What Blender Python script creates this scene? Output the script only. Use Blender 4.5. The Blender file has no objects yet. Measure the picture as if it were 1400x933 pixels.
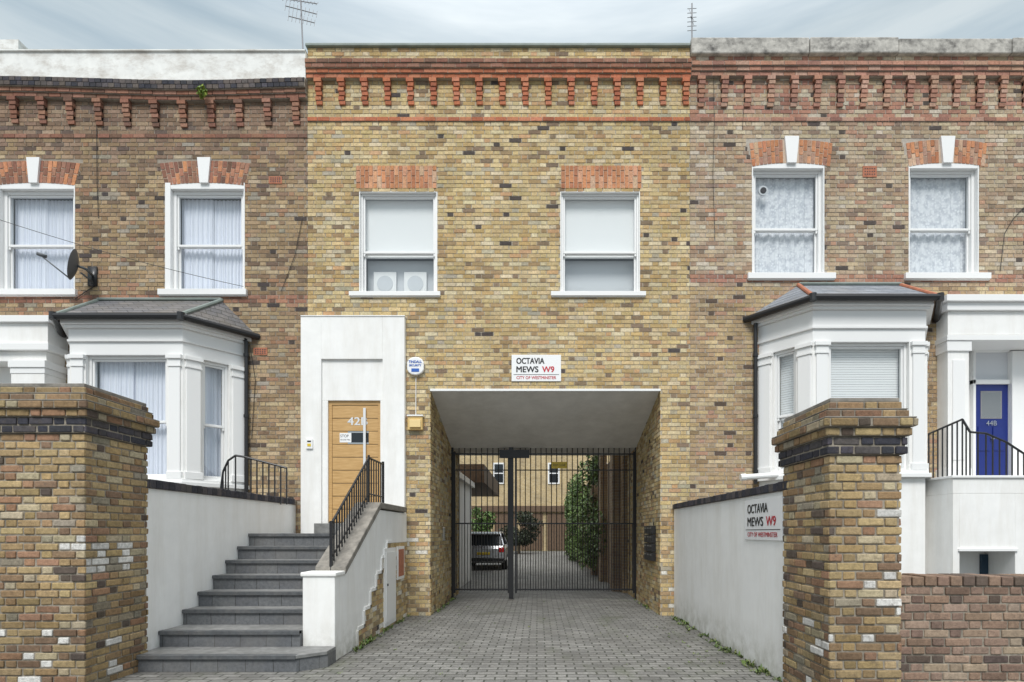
import bpy, math, random
from mathutils import Vector
random.seed(11)
R=random.random
def U(a,b): return a+(b-a)*random.random()
F=778.0; D=10.37; EY=1.52
def X(px,y=0.0): return (px-735)*(D+y)/F
def Z(py,y=0.0): return EY+(728-py)*(D+y)/F
scene=bpy.context.scene
V=Vector

# ---------------------------------------------------------------- materials
def newmat(name):
    m=bpy.data.materials.new(name); m.use_nodes=True
    nt=m.node_tree; b=nt.nodes['Principled BSDF']
    return m,nt,b
def N(nt,t,**k):
    n=nt.nodes.new(t)
    for a,v in k.items(): setattr(n,a,v)
    return n
def noise(nt,scale,detail=3,vec=None,rough=0.6):
    n=N(nt,'ShaderNodeTexNoise'); n.inputs['Scale'].default_value=scale; n.inputs['Detail'].default_value=detail
    n.inputs['Roughness'].default_value=rough
    if vec is not None: nt.links.new(vec,n.inputs['Vector'])
    return n.outputs['Fac']
def maprange(nt,inp,a,b,c,d):
    n=N(nt,'ShaderNodeMapRange'); nt.links.new(inp,n.inputs[0])
    for i,v in enumerate((a,b,c,d)): n.inputs[i+1].default_value=v
    return n.outputs[0]
def mixc(nt,fac,a,b,mode='MIX'):
    n=N(nt,'ShaderNodeMix',data_type='RGBA',blend_type=mode)
    if isinstance(fac,(int,float)): n.inputs[0].default_value=fac
    else: nt.links.new(fac,n.inputs[0])
    for i,c in ((6,a),(7,b)):
        if isinstance(c,tuple): n.inputs[i].default_value=(*c,1)
        else: nt.links.new(c,n.inputs[i])
    return n.outputs[2]
def bump(nt,b,h,strength=0.3,dist=0.01):
    n=N(nt,'ShaderNodeBump'); n.inputs['Strength'].default_value=strength; n.inputs['Distance'].default_value=dist
    nt.links.new(h,n.inputs['Height']); nt.links.new(n.outputs[0],b.inputs['Normal'])
def objvec(nt,scale=(1,1,1)):
    tc=N(nt,'ShaderNodeTexCoord')
    if scale==(1,1,1): return tc.outputs['Object']
    mp=N(nt,'ShaderNodeMapping'); mp.inputs['Scale'].default_value=scale
    nt.links.new(tc.outputs['Object'],mp.inputs['Vector']); return mp.outputs[0]
def mat(name,col,rough=0.6,amt=0.12,scale=8.0,dirt=None,dirtamt=0.5,dscale=(1,1,1),metal=0.0,bs=0.15,bscale=60,attr=False,spec=None,splash=None):
    m,nt,b=newmat(name)
    b.inputs['Roughness'].default_value=rough; b.inputs['Metallic'].default_value=metal
    if spec is not None: b.inputs['Specular IOR Level'].default_value=spec
    if amt<=0.05 and not dirt and not attr:
        b.inputs['Base Color'].default_value=(*col,1); return m
    v=objvec(nt)
    f=maprange(nt,noise(nt,scale,3,v),0.3,0.7,1-amt,1+amt)
    if attr:
        a=N(nt,'ShaderNodeAttribute',attribute_name='Col'); base=a.outputs['Color']
    else: base=col
    comb=N(nt,'ShaderNodeCombineColor')
    for i in range(3): nt.links.new(f,comb.inputs[i])
    c=mixc(nt,1.0,base,comb.outputs[0],'MULTIPLY')
    if dirt:
        dv=objvec(nt,dscale)
        df=maprange(nt,noise(nt,1.6,5,dv,0.7),0.45,0.72,0.0,dirtamt)
        c=mixc(nt,df,c,dirt)
    if splash:
        sx=N(nt,'ShaderNodeSeparateXYZ'); nt.links.new(v,sx.inputs[0])
        h=maprange(nt,sx.outputs[2],0.0,0.5,0.8,0.0); q=maprange(nt,noise(nt,5,4,v,.7),.35,.65,0,1)
        mm=N(nt,'ShaderNodeMath',operation='MULTIPLY'); nt.links.new(h,mm.inputs[0]); nt.links.new(q,mm.inputs[1]); c=mixc(nt,mm.outputs[0],c,splash)
    nt.links.new(c,b.inputs['Base Color'])
    if bs>0: bump(nt,b,noise(nt,bscale,2,v),bs,0.006)
    return m
def mat_bricktex(name,c1,c2,mo,floor=False,bw=0.225,rh=0.075,ms=0.006,stain=(0.1,0.09,0.08),stainamt=0.4,bs=0.5,moss=None):
    m,nt,b=newmat(name)
    tc=N(nt,'ShaderNodeTexCoord'); sx=N(nt,'ShaderNodeSeparateXYZ'); nt.links.new(tc.outputs['Object'],sx.inputs[0])
    cb=N(nt,'ShaderNodeCombineXYZ')
    if floor:
        nt.links.new(sx.outputs[0],cb.inputs[0]); nt.links.new(sx.outputs[1],cb.inputs[1])
    else:
        ad=N(nt,'ShaderNodeMath',operation='ADD'); nt.links.new(sx.outputs[0],ad.inputs[0]); nt.links.new(sx.outputs[1],ad.inputs[1])
        nt.links.new(ad.outputs[0],cb.inputs[0]); nt.links.new(sx.outputs[2],cb.inputs[1])
    nz=N(nt,'ShaderNodeTexNoise'); nz.inputs['Scale'].default_value=5; nz.inputs['Detail'].default_value=0; nt.links.new(cb.outputs[0],nz.inputs['Vector'])
    vm=N(nt,'ShaderNodeVectorMath',operation='MULTIPLY_ADD'); nt.links.new(nz.outputs['Color'],vm.inputs[0]); vm.inputs[1].default_value=(0.022,0.022,0)
    nt.links.new(cb.outputs[0],vm.inputs[2])
    br=N(nt,'ShaderNodeTexBrick'); nt.links.new(vm.outputs[0],br.inputs['Vector'])
    br.inputs['Scale'].default_value=1; br.inputs['Brick Width'].default_value=bw; br.inputs['Row Height'].default_value=rh
    br.inputs['Mortar Size'].default_value=ms; br.inputs['Mortar Smooth'].default_value=0.3
    br.inputs['Color1'].default_value=(*c1,1); br.inputs['Color2'].default_value=(*c2,1); br.inputs['Mortar'].default_value=(*mo,1)
    v=objvec(nt)
    f=maprange(nt,noise(nt,26,3,v,.7),0.3,0.7,0.76,1.24)
    comb=N(nt,'ShaderNodeCombineColor')
    for i in range(3): nt.links.new(f,comb.inputs[i])
    c=mixc(nt,1.0,br.outputs['Color'],comb.outputs[0],'MULTIPLY')
    df=maprange(nt,noise(nt,1.1,5,v,0.7),0.42,0.7,0.0,stainamt)
    c=mixc(nt,df,c,stain)
    if moss:
        mf=maprange(nt,noise(nt,0.9,6,objvec(nt,(1.3,0.7,1)),0.75),0.54,0.70,0.0,0.5)
        c=mixc(nt,mf,c,moss)
    nt.links.new(c,b.inputs['Base Color']); b.inputs['Roughness'].default_value=0.8
    if bs>0:
        inv=N(nt,'ShaderNodeMath',operation='SUBTRACT'); inv.inputs[0].default_value=1; nt.links.new(br.outputs['Fac'],inv.inputs[1])
        bump(nt,b,inv.outputs[0],bs,0.008)
    return m

M={}
def brickmat(name,bumpy):
    m,nt,b=newmat(name)
    v=objvec(nt)
    a=N(nt,'ShaderNodeAttribute',attribute_name='Col')
    f=maprange(nt,noise(nt,30,4,v,0.8),0.28,0.72,0.66,1.30)
    g=maprange(nt,noise(nt,0.9,4,objvec(nt,(1.6,1.6,0.6)),0.65),0.3,0.7,0.80,1.14)
    mu=N(nt,'ShaderNodeMath',operation='MULTIPLY'); nt.links.new(f,mu.inputs[0]); nt.links.new(g,mu.inputs[1])
    comb=N(nt,'ShaderNodeCombineColor')
    for i in range(3): nt.links.new(mu.outputs[0],comb.inputs[i])
    c=mixc(nt,1.0,a.outputs['Color'],comb.outputs[0],'MULTIPLY')
    s=maprange(nt,noise(nt,11,4,v,0.85),0.55,0.70,0.0,0.55 if bumpy else 0.4)
    c=mixc(nt,s,c,(0.125,0.10,0.078))
    nt.links.new(c,b.inputs['Base Color']); b.inputs['Roughness'].default_value=0.9
    b.inputs['Specular IOR Level'].default_value=0.2
    if bumpy: bump(nt,b,noise(nt,80,3,v,.7),0.7,0.008)
    return m
M['brick']=brickmat('brick_faces',False)
M['brickp']=brickmat('rough_brick_faces',True)
M['mortar']=mat('mortar_buff',(0.44,0.39,0.305),0.95,0.22,22,dirt=(0.24,0.21,0.17),dirtamt=0.6,bs=0)
M['mortarL']=mat('mortar_brown',(0.33,0.285,0.23),0.95,0.2,22,dirt=(0.16,0.14,0.115),dirtamt=0.6,bs=0)
M['mortarR']=mat('mortar_grey',(0.43,0.385,0.33),0.95,0.2,22,dirt=(0.23,0.2,0.17),dirtamt=0.6,bs=0)
M['mortarP']=mat('mortar_pillar',(0.29,0.255,0.205),0.95,0.3,25,dirt=(0.12,0.105,0.085),dirtamt=0.8,bs=0.4)
M['white']=mat('white_gloss_paint',(0.83,0.83,0.82),0.4,0.03,3)
M['render']=mat('white_painted_render',(0.86,0.855,0.835),0.75,0.03,5,dirt=(0.70,0.675,0.625),dirtamt=0.5,dscale=(2.4,2.4,0.4),bs=0,splash=(0.36,0.35,0.29))
M['peel']=mat('peeling_white_paint',(0.80,0.80,0.77),0.8,0.08,6,dirt=(0.48,0.44,0.39),dirtamt=0.9,dscale=(1.8,1.8,3),bs=0)
M['stone']=mat('weathered_stone_coping',(0.46,0.44,0.40),0.9,0.25,9,dirt=(0.09,0.085,0.08),dirtamt=1.0,dscale=(3,3,4),bs=0.5,bscale=25)
M['lead']=mat('lead_flashing',(0.20,0.24,0.22),0.6,0.15,6,dirt=(0.32,0.34,0.3),bs=0)
M['slate']=mat_bricktex('slate_roof',(0.12,0.12,0.13),(0.18,0.17,0.17),(0.04,0.04,0.04),bw=0.26,rh=0.09,ms=0.007,stain=(0.17,0.14,0.09))
M['slateR']=mat_bricktex('slate_roof_blue',(0.19,0.21,0.24),(0.28,0.30,0.33),(0.07,0.07,0.08),bw=0.26,rh=0.09,ms=0.007,stain=(0.2,0.18,0.16))
M['black']=mat('black_metal_paint',(0.018,0.018,0.02),0.35,0.0,10)
M['step']=mat_bricktex('dark_step_tile',(0.105,0.11,0.12),(0.14,0.145,0.15),(0.05,0.05,0.05),bw=0.30,rh=0.1875,ms=0.005,stain=(0.20,0.19,0.175),stainamt=0.55,bs=0.3)
M['tread']=mat('step_tread',(0.22,0.22,0.215),0.6,0.25,12,dirt=(0.11,0.11,0.10),dirtamt=.7,bs=0.3)
M['nosing']=mat('step_nosing',(0.085,0.09,0.095),0.5,0.25,20,dirt=(.18,.17,.16),dscale=(3,3,3),bs=0.2)
M['concrete']=mat('grey_stone_coping',(0.25,0.23,0.20),0.85,0.2,10,dirt=(0.10,0.095,0.085),dirtamt=0.8,dscale=(3,3,3),bs=0.4)
M['paver']=mat_bricktex('block_paving',(0.15,0.146,0.137),(0.245,0.238,0.222),(0.06,0.062,0.05),floor=True,bw=0.215,rh=0.11,ms=0.011,stain=(0.095,0.09,0.08),stainamt=0.65,bs=0.8,moss=(0.09,0.105,0.055))
M['ground']=mat('asphalt_ground',(0.09,0.09,0.088),0.9,0.2,20,bs=0)
M['ceil']=mat('soffit_plaster',(0.78,0.765,0.73),0.9,0.06,3,dirt=(0.55,0.53,0.49),dirtamt=0.5,bs=0)
M['dark']=mat('dark_interior',(0.05,0.05,0.055),0.9,0.0,3)
M['room']=mat('room_interior',(0.25,0.25,0.26),0.9,0.0,3)
M['blind']=mat('white_blind',(0.90,0.90,0.90),0.8,0.0,2)
M['blind2']=mat('grey_blind',(0.66,0.68,0.71),0.8,0.0,2)
M['steel']=mat('brushed_steel',(0.6,0.6,0.6),0.3,0.0,20,metal=1.0)
M['handle']=mat('pale_steel_handle',(0.78,0.78,0.78),0.35,0.0,20,metal=0.3)
M['aerial']=mat('dull_aluminium',(0.25,0.25,0.26),0.5,0.0,20,metal=0.5)
M['signwhite']=mat('sign_enamel_white',(0.86,0.86,0.86),0.3,0.0,3)
M['ink']=mat('sign_black_ink',(0.02,0.02,0.02),0.4,0.0,3)
M['red']=mat('sign_red_ink',(0.55,0.03,0.05),0.4,0.0,3)
M['blue']=mat('sticker_blue',(0.03,0.12,0.45),0.4,0.0,3)
M['yellow']=mat('yellow_plastic',(0.70,0.50,0.04),0.4,0.0,3)
M['beige']=mat('beige_plastic',(0.66,0.46,0.18),0.5,0.0,3)
M['amber']=mat('amber_lens',(0.80,0.62,0.30),0.3,0.0,3)
M['bluedoor']=mat('blue_door_paint',(0.012,0.025,0.17),0.3,0.0,3)
M['navydoor']=mat('dark_blue_door_paint',(0.015,0.045,0.08),0.4,0.0,3)
M['terra']=mat('terracotta',(0.40,0.15,0.085),0.85,0.2,20,bs=0)
M['leaf']=mat('leaves',(0.1,0.2,0.05),0.55,0.25,5,attr=True,bs=0)
M['bark']=mat('bark',(0.10,0.075,0.05),0.9,0.3,20,bs=0)
M['carpaint']=mat('silver_car_paint',(0.55,0.56,0.58),0.25,0.0,3,metal=0.6)
M['carglass']=mat('car_glass',(0.02,0.025,0.03),0.08,0.0,3)
M['tyre']=mat('tyre_rubber',(0.02,0.02,0.02),0.8,0.0,3)
M['taillight']=mat('tail_light',(0.5,0.02,0.02),0.2,0.0,3)
M['timber']=mat('dark_timber',(0.12,0.075,0.045),0.7,0.2,8,bs=0)
M['dish']=mat('grey_dish',(0.11,0.12,0.13),0.5,0.0,5)
M['mortarA']=mat('arch_mortar',(0.56,0.44,0.34),0.95,0.15,20,bs=0)
M['farbrick']=mat_bricktex('far_house_brick',(0.46,0.33,0.15),(0.56,0.43,0.23),(0.5,0.45,0.36),bs=0)
M['mewsbrick']=mat_bricktex('mews_wall_brick',(0.26,0.16,0.10),(0.35,0.25,0.14),(0.36,0.32,0.26),bs=0.4)
M['plainbrick']=mat_bricktex('rear_wall_brick',(0.36,0.26,0.13),(0.42,0.31,0.17),(0.4,0.35,0.28),bs=0)
m,nt,b=newmat('oak_door'); v=objvec(nt,(3,3,45)); 
c=mixc(nt,maprange(nt,noise(nt,1.5,4,v,0.6),0.3,0.7,0,1),(0.45,0.26,0.09),(0.64,0.41,0.18)); nt.links.new(c,b.inputs['Base Color']); b.inputs['Roughness'].default_value=0.45
M['oak']=m
# glass
m=bpy.data.materials.new('window_glass'); m.use_nodes=True; nt=m.node_tree
for n in list(nt.nodes): nt.nodes.remove(n)
o=N(nt,'ShaderNodeOutputMaterial'); mx=N(nt,'ShaderNodeMixShader'); tr=N(nt,'ShaderNodeBsdfTransparent'); gl=N(nt,'ShaderNodeBsdfGlossy'); gl.inputs['Roughness'].default_value=0.01
tr.inputs[0].default_value=(0.96,0.98,0.98,1)
lw=N(nt,'ShaderNodeLayerWeight'); pw=N(nt,'ShaderNodeMath',operation='POWER'); nt.links.new(lw.outputs['Facing'],pw.inputs[0]); pw.inputs[1].default_value=4
nt.links.new(maprange(nt,pw.outputs[0],0,1,0.12,0.95),mx.inputs[0])
nt.links.new(tr.outputs[0],mx.inputs[1]); nt.links.new(gl.outputs[0],mx.inputs[2]); nt.links.new(mx.outputs[0],o.inputs[0])
bn=N(nt,'ShaderNodeBump'); bn.inputs['Strength'].default_value=0.05; bn.inputs['Distance'].default_value=0.02
nt.links.new(noise(nt,1.5,1,objvec(nt)),bn.inputs['Height']); nt.links.new(bn.outputs[0],gl.inputs['Normal'])
M['glass']=m
# lace
m,nt,b=newmat('lace_curtain'); v=objvec(nt)
vo=N(nt,'ShaderNodeTexVoronoi'); vo.inputs['Scale'].default_value=18; nt.links.new(v,vo.inputs['Vector'])
f=maprange(nt,vo.outputs['Distance'],0.2,0.5,0.0,1.0)
f2=maprange(nt,noise(nt,9,2,v),0.4,0.6,0.2,1)
mm=N(nt,'ShaderNodeMath',operation='MULTIPLY'); nt.links.new(f,mm.inputs[0]); nt.links.new(f2,mm.inputs[1])
c=mixc(nt,mm.outputs[0],(0.84,0.85,0.88),(0.58,0.60,0.65)); nt.links.new(c,b.inputs['Base Color']); b.inputs['Roughness'].default_value=0.9
M['lace']=m
M['net']=mat('net_curtain',(0.80,0.82,0.90),0.9,0.0,3)

# ---------------------------------------------------------------- mesh builder
class MB:
    def __init__(s): s.v=[];s.f=[];s.m=[];s.c=[];s.mats=[]
    def mi(s,k):
        if k not in s.mats: s.mats.append(k)
        return s.mats.index(k)
    def add(s,vs,fs,k,col=(1,1,1)):
        b=len(s.v); s.v.extend([tuple(p) for p in vs]); i=s.mi(k)
        for f in fs: s.f.append(tuple(b+j for j in f)); s.m.append(i); s.c.append(col)
    def face(s,pts,k,col=(1,1,1)): s.add(pts,[tuple(range(len(pts)))],k,col)
    def box(s,x0,x1,y0,y1,z0,z1,k,col=(1,1,1)):
        s.add([(x0,y0,z0),(x1,y0,z0),(x1,y1,z0),(x0,y1,z0),(x0,y0,z1),(x1,y0,z1),(x1,y1,z1),(x0,y1,z1)],
          [(0,3,2,1),(4,5,6,7),(0,1,5,4),(1,2,6,5),(2,3,7,6),(3,0,4,7)],k,col)
    def obox(s,fr,u0,u1,z0,z1,d0,d1,k,col=(1,1,1)):
        o,u,n=fr; vs=[]
        for z in (z0,z1):
            for (a,d) in ((u0,d1),(u1,d1),(u1,d0),(u0,d0)):
                p=o+u*a+n*d; vs.append((p.x,p.y,p.z+z))
        s.add(vs,[(0,3,2,1),(4,5,6,7),(0,1,5,4),(1,2,6,5),(2,3,7,6),(3,0,4,7)],k,col)
    def prism(s,poly,ex,k,col=(1,1,1)):
        n=len(poly); ex=V(ex); vs=[V(p) for p in poly]+[V(p)+ex for p in poly]
        fs=[tuple(range(n))[::-1],tuple(range(n,2*n))]+[(i,(i+1)%n,(i+1)%n+n,i+n) for i in range(n)]
        s.add(vs,fs,k,col)
    def cyl(s,p0,p1,r,k,n=8,r2=None,col=(1,1,1)):
        p0=V(p0);p1=V(p1);a=(p1-p0).normalized(); t=V((0,0,1)) if abs(a.z)<0.9 else V((1,0,0))
        e=a.cross(t).normalized(); g=a.cross(e); r2=r if r2 is None else r2; vs=[]
        for (p,rr) in ((p0,r),(p1,r2)):
            for i in range(n):
                th=2*math.pi*i/n; vs.append(p+e*rr*math.cos(th)+g*rr*math.sin(th))
        s.add(vs,[tuple(range(n))[::-1],tuple(range(n,2*n))]+[(i,(i+1)%n,(i+1)%n+n,i+n) for i in range(n)],k,col)
    def tube(s,pts,r,k,n=6):
        for a,b in zip(pts[:-1],pts[1:]): s.cyl(a,b,r,k,n)
    def build(s,name,parent=None,smooth=False,bevel=0,seg=2):
        me=bpy.data.meshes.new(name); me.from_pydata(s.v,[],s.f)
        for k in s.mats: me.materials.append(M[k])
        me.polygons.foreach_set('material_index',s.m)
        ca=me.color_attributes.new('Col','FLOAT_COLOR','CORNER'); buf=[]
        for f,c in zip(s.f,s.c): buf.extend((c[0],c[1],c[2],1.0)*len(f))
        ca.data.foreach_set('color',buf)
        if smooth: me.polygons.foreach_set('use_smooth',[True]*len(s.f))
        me.update()
        ob=bpy.data.objects.new(name,me); scene.collection.objects.link(ob)
        if parent: ob.parent=parent
        if bevel:
            md=ob.modifiers.new('bevel','BEVEL'); md.width=bevel; md.segments=seg; md.limit_method='ANGLE'
        return ob
def empty(name):
    e=bpy.data.objects.new(name,None); e.empty_display_size=0.3; scene.collection.objects.link(e); return e
def frame(ox,oy,ux,uy):
    u=V((ux,uy,0)).normalized(); n=V((u.y,-u.x,0))
    return (V((ox,oy,0)),u,n)

def pick(p,var=.1):
    t=sum(w for w,_ in p); r=R()*t
    for w,c in p:
        r-=w
        if r<=0: break
    k=U(1-var,1+var); return (c[0]*k*U(.97,1.03),c[1]*k,c[2]*k*U(.94,1.06))
PC=[(30,(0.545,0.415,0.215)),(26,(0.585,0.46,0.26)),(16,(0.49,0.345,0.165)),(14,(0.62,0.52,0.34)),(9,(0.38,0.265,0.145)),(4,(0.25,0.18,0.12)),(1.5,(0.09,0.075,0.068)),(5,(0.51,0.32,0.175)),(5,(0.44,0.39,0.29))]
PL=[(26,(0.34,0.245,0.145)),(22,(0.40,0.295,0.18)),(18,(0.285,0.195,0.12)),(7,(0.35,0.205,0.13)),(8,(0.45,0.36,0.24)),(7,(0.19,0.135,0.095)),(2.5,(0.08,0.065,0.06)),(5,(.33,.29,.23))]
PLt=[(24,(0.265,0.18,0.125)),(18,(0.31,0.215,0.15)),(18,(0.23,0.155,0.11)),(8,(0.35,0.255,0.175)),(7,(0.15,0.11,0.09))]
PR=[(22,(0.46,0.365,0.25)),(20,(0.42,0.315,0.215)),(14,(0.52,0.43,0.305)),(12,(0.37,0.26,0.18)),(8,(0.54,0.47,0.37)),(6,(0.27,0.2,0.15)),(2,(0.1,0.08,0.07)),(6,(0.44,0.265,0.18))]
PRb=[(24,(0.46,0.34,0.19)),(20,(0.40,0.28,0.165)),(14,(0.52,0.41,0.25)),(8,(0.30,0.21,0.125)),(2,(0.12,0.09,0.07))]
PRED=[(5,(0.46,0.16,0.085)),(3,(0.52,0.21,0.12)),(2,(0.38,0.13,0.075))]
PORG=[(5,(0.55,0.25,0.13)),(3,(0.61,0.32,0.19)),(2,(0.47,0.20,0.11)),(1,(0.58,0.39,0.26))]
PREDD=[(5,(0.27,0.13,0.09)),(3,(0.33,0.175,0.12)),(2,(0.19,0.11,0.08))]
PREDR=[(5,(0.40,0.21,0.15)),(3,(0.46,0.29,0.21)),(2,(0.31,0.16,0.12))]
PDK=[(3,(0.05,0.05,0.06)),(2,(0.075,0.07,0.08)),(1,(0.10,0.09,0.09))]
PP=[(24,(0.39,0.28,0.145)),(18,(0.44,0.33,0.18)),(16,(0.33,0.22,0.12)),(8,(0.34,0.20,0.125)),(10,(0.25,0.165,0.105)),(8,(0.46,0.385,0.26)),(5,(0.13,0.10,0.08)),(5,(.32,.28,.21))]
PW=[(24,(0.25,0.17,0.125)),(18,(0.30,0.21,0.155)),(12,(0.20,0.135,0.105)),(8,(0.35,0.27,0.20)),(8,(0.12,0.09,0.075))]

def bricks(mb,fr,u0,u1,z0,z1,pal,holes=(),dep=0.008,jit=0.0025,off=0.0,course=0.075,base=0.0,joint=0.0125,k='brick'):
    o,u,n=fr; unit=0.34; r0=int(round((z0-0)/course))
    nrow=int(round((z1-z0)/course))
    for r in range(nrow):
        za=z0+r*course; zb=za+course-joint; zm=(za+zb)/2
        if zb>z1+0.03: break
        st=math.floor((u0)/unit)*unit-unit+(0.17 if (r+r0)%2 else 0)+off+U(-.012,.012)
        segs=[]; x=st
        while x<u1:
            segs.append((x,x+0.213)); segs.append((x+0.2275,x+0.3255)); x+=unit
        hs=[(h[0],h[1]) for h in holes if h[2]-0.005<zm<h[3]+0.005]
        for a,b in segs:
            a+=U(-.003,.003); b+=U(-.003,.003)
            a=max(a,u0); b=min(b,u1)
            parts=[(a,b)]
            for h0,h1 in hs:
                nx=[]
                for (p,q) in parts:
                    if q<=h0 or p>=h1: nx.append((p,q)); continue
                    if p<h0: nx.append((p,h0-0.002))
                    if q>h1: nx.append((h1+0.002,q))
                parts=nx
            for p,q in parts:
                if q-p<0.025: continue
                col=pal(p,zm); d=base+dep+U(-jit,jit); j=lambda: U(-.003,.003)
                vs=[]
                for (s,zz,dd) in ((p+j(),za+j(),d+j()*.5),(q+j(),za+j(),d+j()*.5),(q+j(),zb+j(),d+j()*.5),(p+j(),zb+j(),d+j()*.5),(p,za,base-.01),(q,za,base-.01),(q,zb,base-.01),(p,zb,base-.01)):
                    P=o+u*s+n*dd; vs.append((P.x,P.y,P.z+zz))
                mb.add(vs,[(0,1,2,3),(0,4,5,1),(1,5,6,2),(2,6,7,3),(3,7,4,0)],k,col)
def backing(mb,fr,u0,u1,z0,z1,holes,th,k,base=0.0):
    us=sorted(set([u0,u1]+[min(max(h[i],u0),u1) for h in holes for i in (0,1)]))
    zs=sorted(set([z0,z1]+[min(max(h[i],z0),z1) for h in holes for i in (2,3)]))
    for i in range(len(us)-1):
        run=None
        for j in range(len(zs)-1):
            um=(us[i]+us[i+1])/2; zm=(zs[j]+zs[j+1])/2
            inh=any(h[0]<um<h[1] and h[2]<zm<h[3] for h in holes)
            if not inh:
                run=(run[0],zs[j+1]) if run else (zs[j],zs[j+1])
            if inh or j==len(zs)-2:
                if run: mb.obox(fr,us[i],us[i+1],run[0],run[1],base-th,base,k); run=None

def curtain(mb,fr,u0,u1,z0,z1,d,k,amp=0.02,wl=0.11):
    o,u,n=fr; nn=int((u1-u0)/0.012)+2; vs=[]; ph=R()*6
    for i in range(nn):
        a=u0+(u1-u0)*i/(nn-1); dd=amp*math.sin(a/wl*6.28+ph+0.8*math.sin(a*9+ph))+amp*.4*math.sin(a/wl*17+ph)
        for z in (z0,z1):
            P=o+u*a+n*(d+dd*(1.0 if z==z1 else 1.4)); vs.append((P.x,P.y,P.z+z))
    mb.add(vs,[(2*i,2*i+2,2*i+3,2*i+1) for i in range(nn-1)],k)

def sash(fr,u0,u1,z0,z1,rec,parent,style='lace',fw=0.055,mid=0.47,name='sash_window'):
    mb=MB(); f=-rec
    mb.obox(fr,u0,u0+fw,z0,z1,f-.13,f,'white'); mb.obox(fr,u1-fw,u1,z0,z1,f-.13,f,'white')
    mb.obox(fr,u0+fw,u1-fw,z1-fw,z1,f-.13,f-.002,'white'); mb.obox(fr,u0+fw,u1-fw,z0,z0+fw*0.8,f-.13,f-.002,'white')
    a,b=u0+fw,u1-fw; c,d=z0+fw*0.8,z1-fw; zm=c+(d-c)*mid; sw=0.036
    g=f-.02
    mb.obox(fr,a+.002,a+sw,zm-.02,d-.002,g-.04,g,'white'); mb.obox(fr,b-sw,b-.002,zm-.02,d-.002,g-.04,g,'white')
    mb.obox(fr,a+sw,b-sw,d-sw,d-.002,g-.04,g-.002,'white'); mb.obox(fr,a+sw,b-sw,zm-.02,zm+.022,g-.04,g-.002,'white')
    h=f-.065
    mb.obox(fr,a+.002,a+sw,c+.002,zm+.02,h-.04,h,'white'); mb.obox(fr,b-sw,b-.002,c+.002,zm+.02,h-.04,h,'white')
    mb.obox(fr,a+sw,b-sw,c+.002,c+sw*1.5,h-.04,h-.002,'white'); mb.obox(fr,a+sw,b-sw,zm-.022,zm+.02,h-.04,h-.002,'white')
    for q in (a+.004,b-sw+.002): mb.obox(fr,q,q+sw-.006,zm-.07,zm-.02,g-.035,g-.005,'white')
    mb.build(name,parent,bevel=0.004,seg=1)
    gm=MB(); o,u,n=fr
    def q(uA,uB,zA,zB,dd): return [o+u*uA+n*dd+V((0,0,zA)),o+u*uB+n*dd+V((0,0,zA)),o+u*uB+n*dd+V((0,0,zB)),o+u*uA+n*dd+V((0,0,zB))]
    gm.face(q(a+sw-.01,b-sw+.01,zm+.01,d-sw+.01,g-.02),'glass'); gm.face(q(a+sw-.01,b-sw+.01,c+sw,zm-.01,h-.02),'glass')
    gm.build(name+'_glass',parent)
    cm=MB(); e=f-.145
    cm.obox(fr,u0-.1,u1+.1,z0-.2,z1+.2,-1.2,-1.18,'room')
    for (p,r_) in ((u0-.1,u0-.08),(u1+.08,u1+.1)): cm.obox(fr,p,r_,z0-.2,z1+.2,-1.18,-.33,'room')
    cm.obox(fr,u0-.08,u1+.08,z1+.18,z1+.2,-1.18,-.33,'room'); cm.obox(fr,u0-.08,u1+.08,z0-.2,z0-.18,-1.18,-.33,'room')
    if style=='lace': curtain(cm,fr,a,b,c,d,e-.01,'lace',0.010,0.16)
    elif style=='net':
        um=(a+b)/2+U(-.05,.05)
        curtain(cm,fr,a,um,c,d,e-.02,'net',0.012,0.08); curtain(cm,fr,um-.05,b,c,d,e-.045,'net',0.012,0.07)
    elif style in('blind','blindbox'):
        cm.obox(fr,a,b,zm-.03,d,e-.01,e,'blind'); cm.obox(fr,a,b,zm-.05,zm-.03,e-.015,e+.005,'white'); cm.obox(fr,a,b,c,zm-.03,e-.16,e-.15,'blind2')
        if style=='blindbox':
            for k in range(2):
                x=a+(b-a)*(.10+.43*k); cm.obox(fr,x,x+.42,c+.03,c+.48,e-.13,e-.09,'blind')
                P=o+u*(x+.21)+n*(e-.09)+V((0,0,c+.26)); cm.cyl(P,P+n*.006,.15,'blind2',20)
    elif style=='slat':
        zz=c
        while zz<d:
            cm.obox(fr,a,b,zz,zz+.036,e-.012,e,'blind'); zz+=.042
    cm.build(name+'_curtain',parent)

def sill(mb,fr,u0,u1,z0,z1,k='white',pr=0.07): 
    mb.obox(fr,u0,u1,z0,z1,-.12,pr,k); mb.obox(fr,u0+.01,u1-.01,z0-.018,z0,-.1,pr-.025,k)

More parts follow.
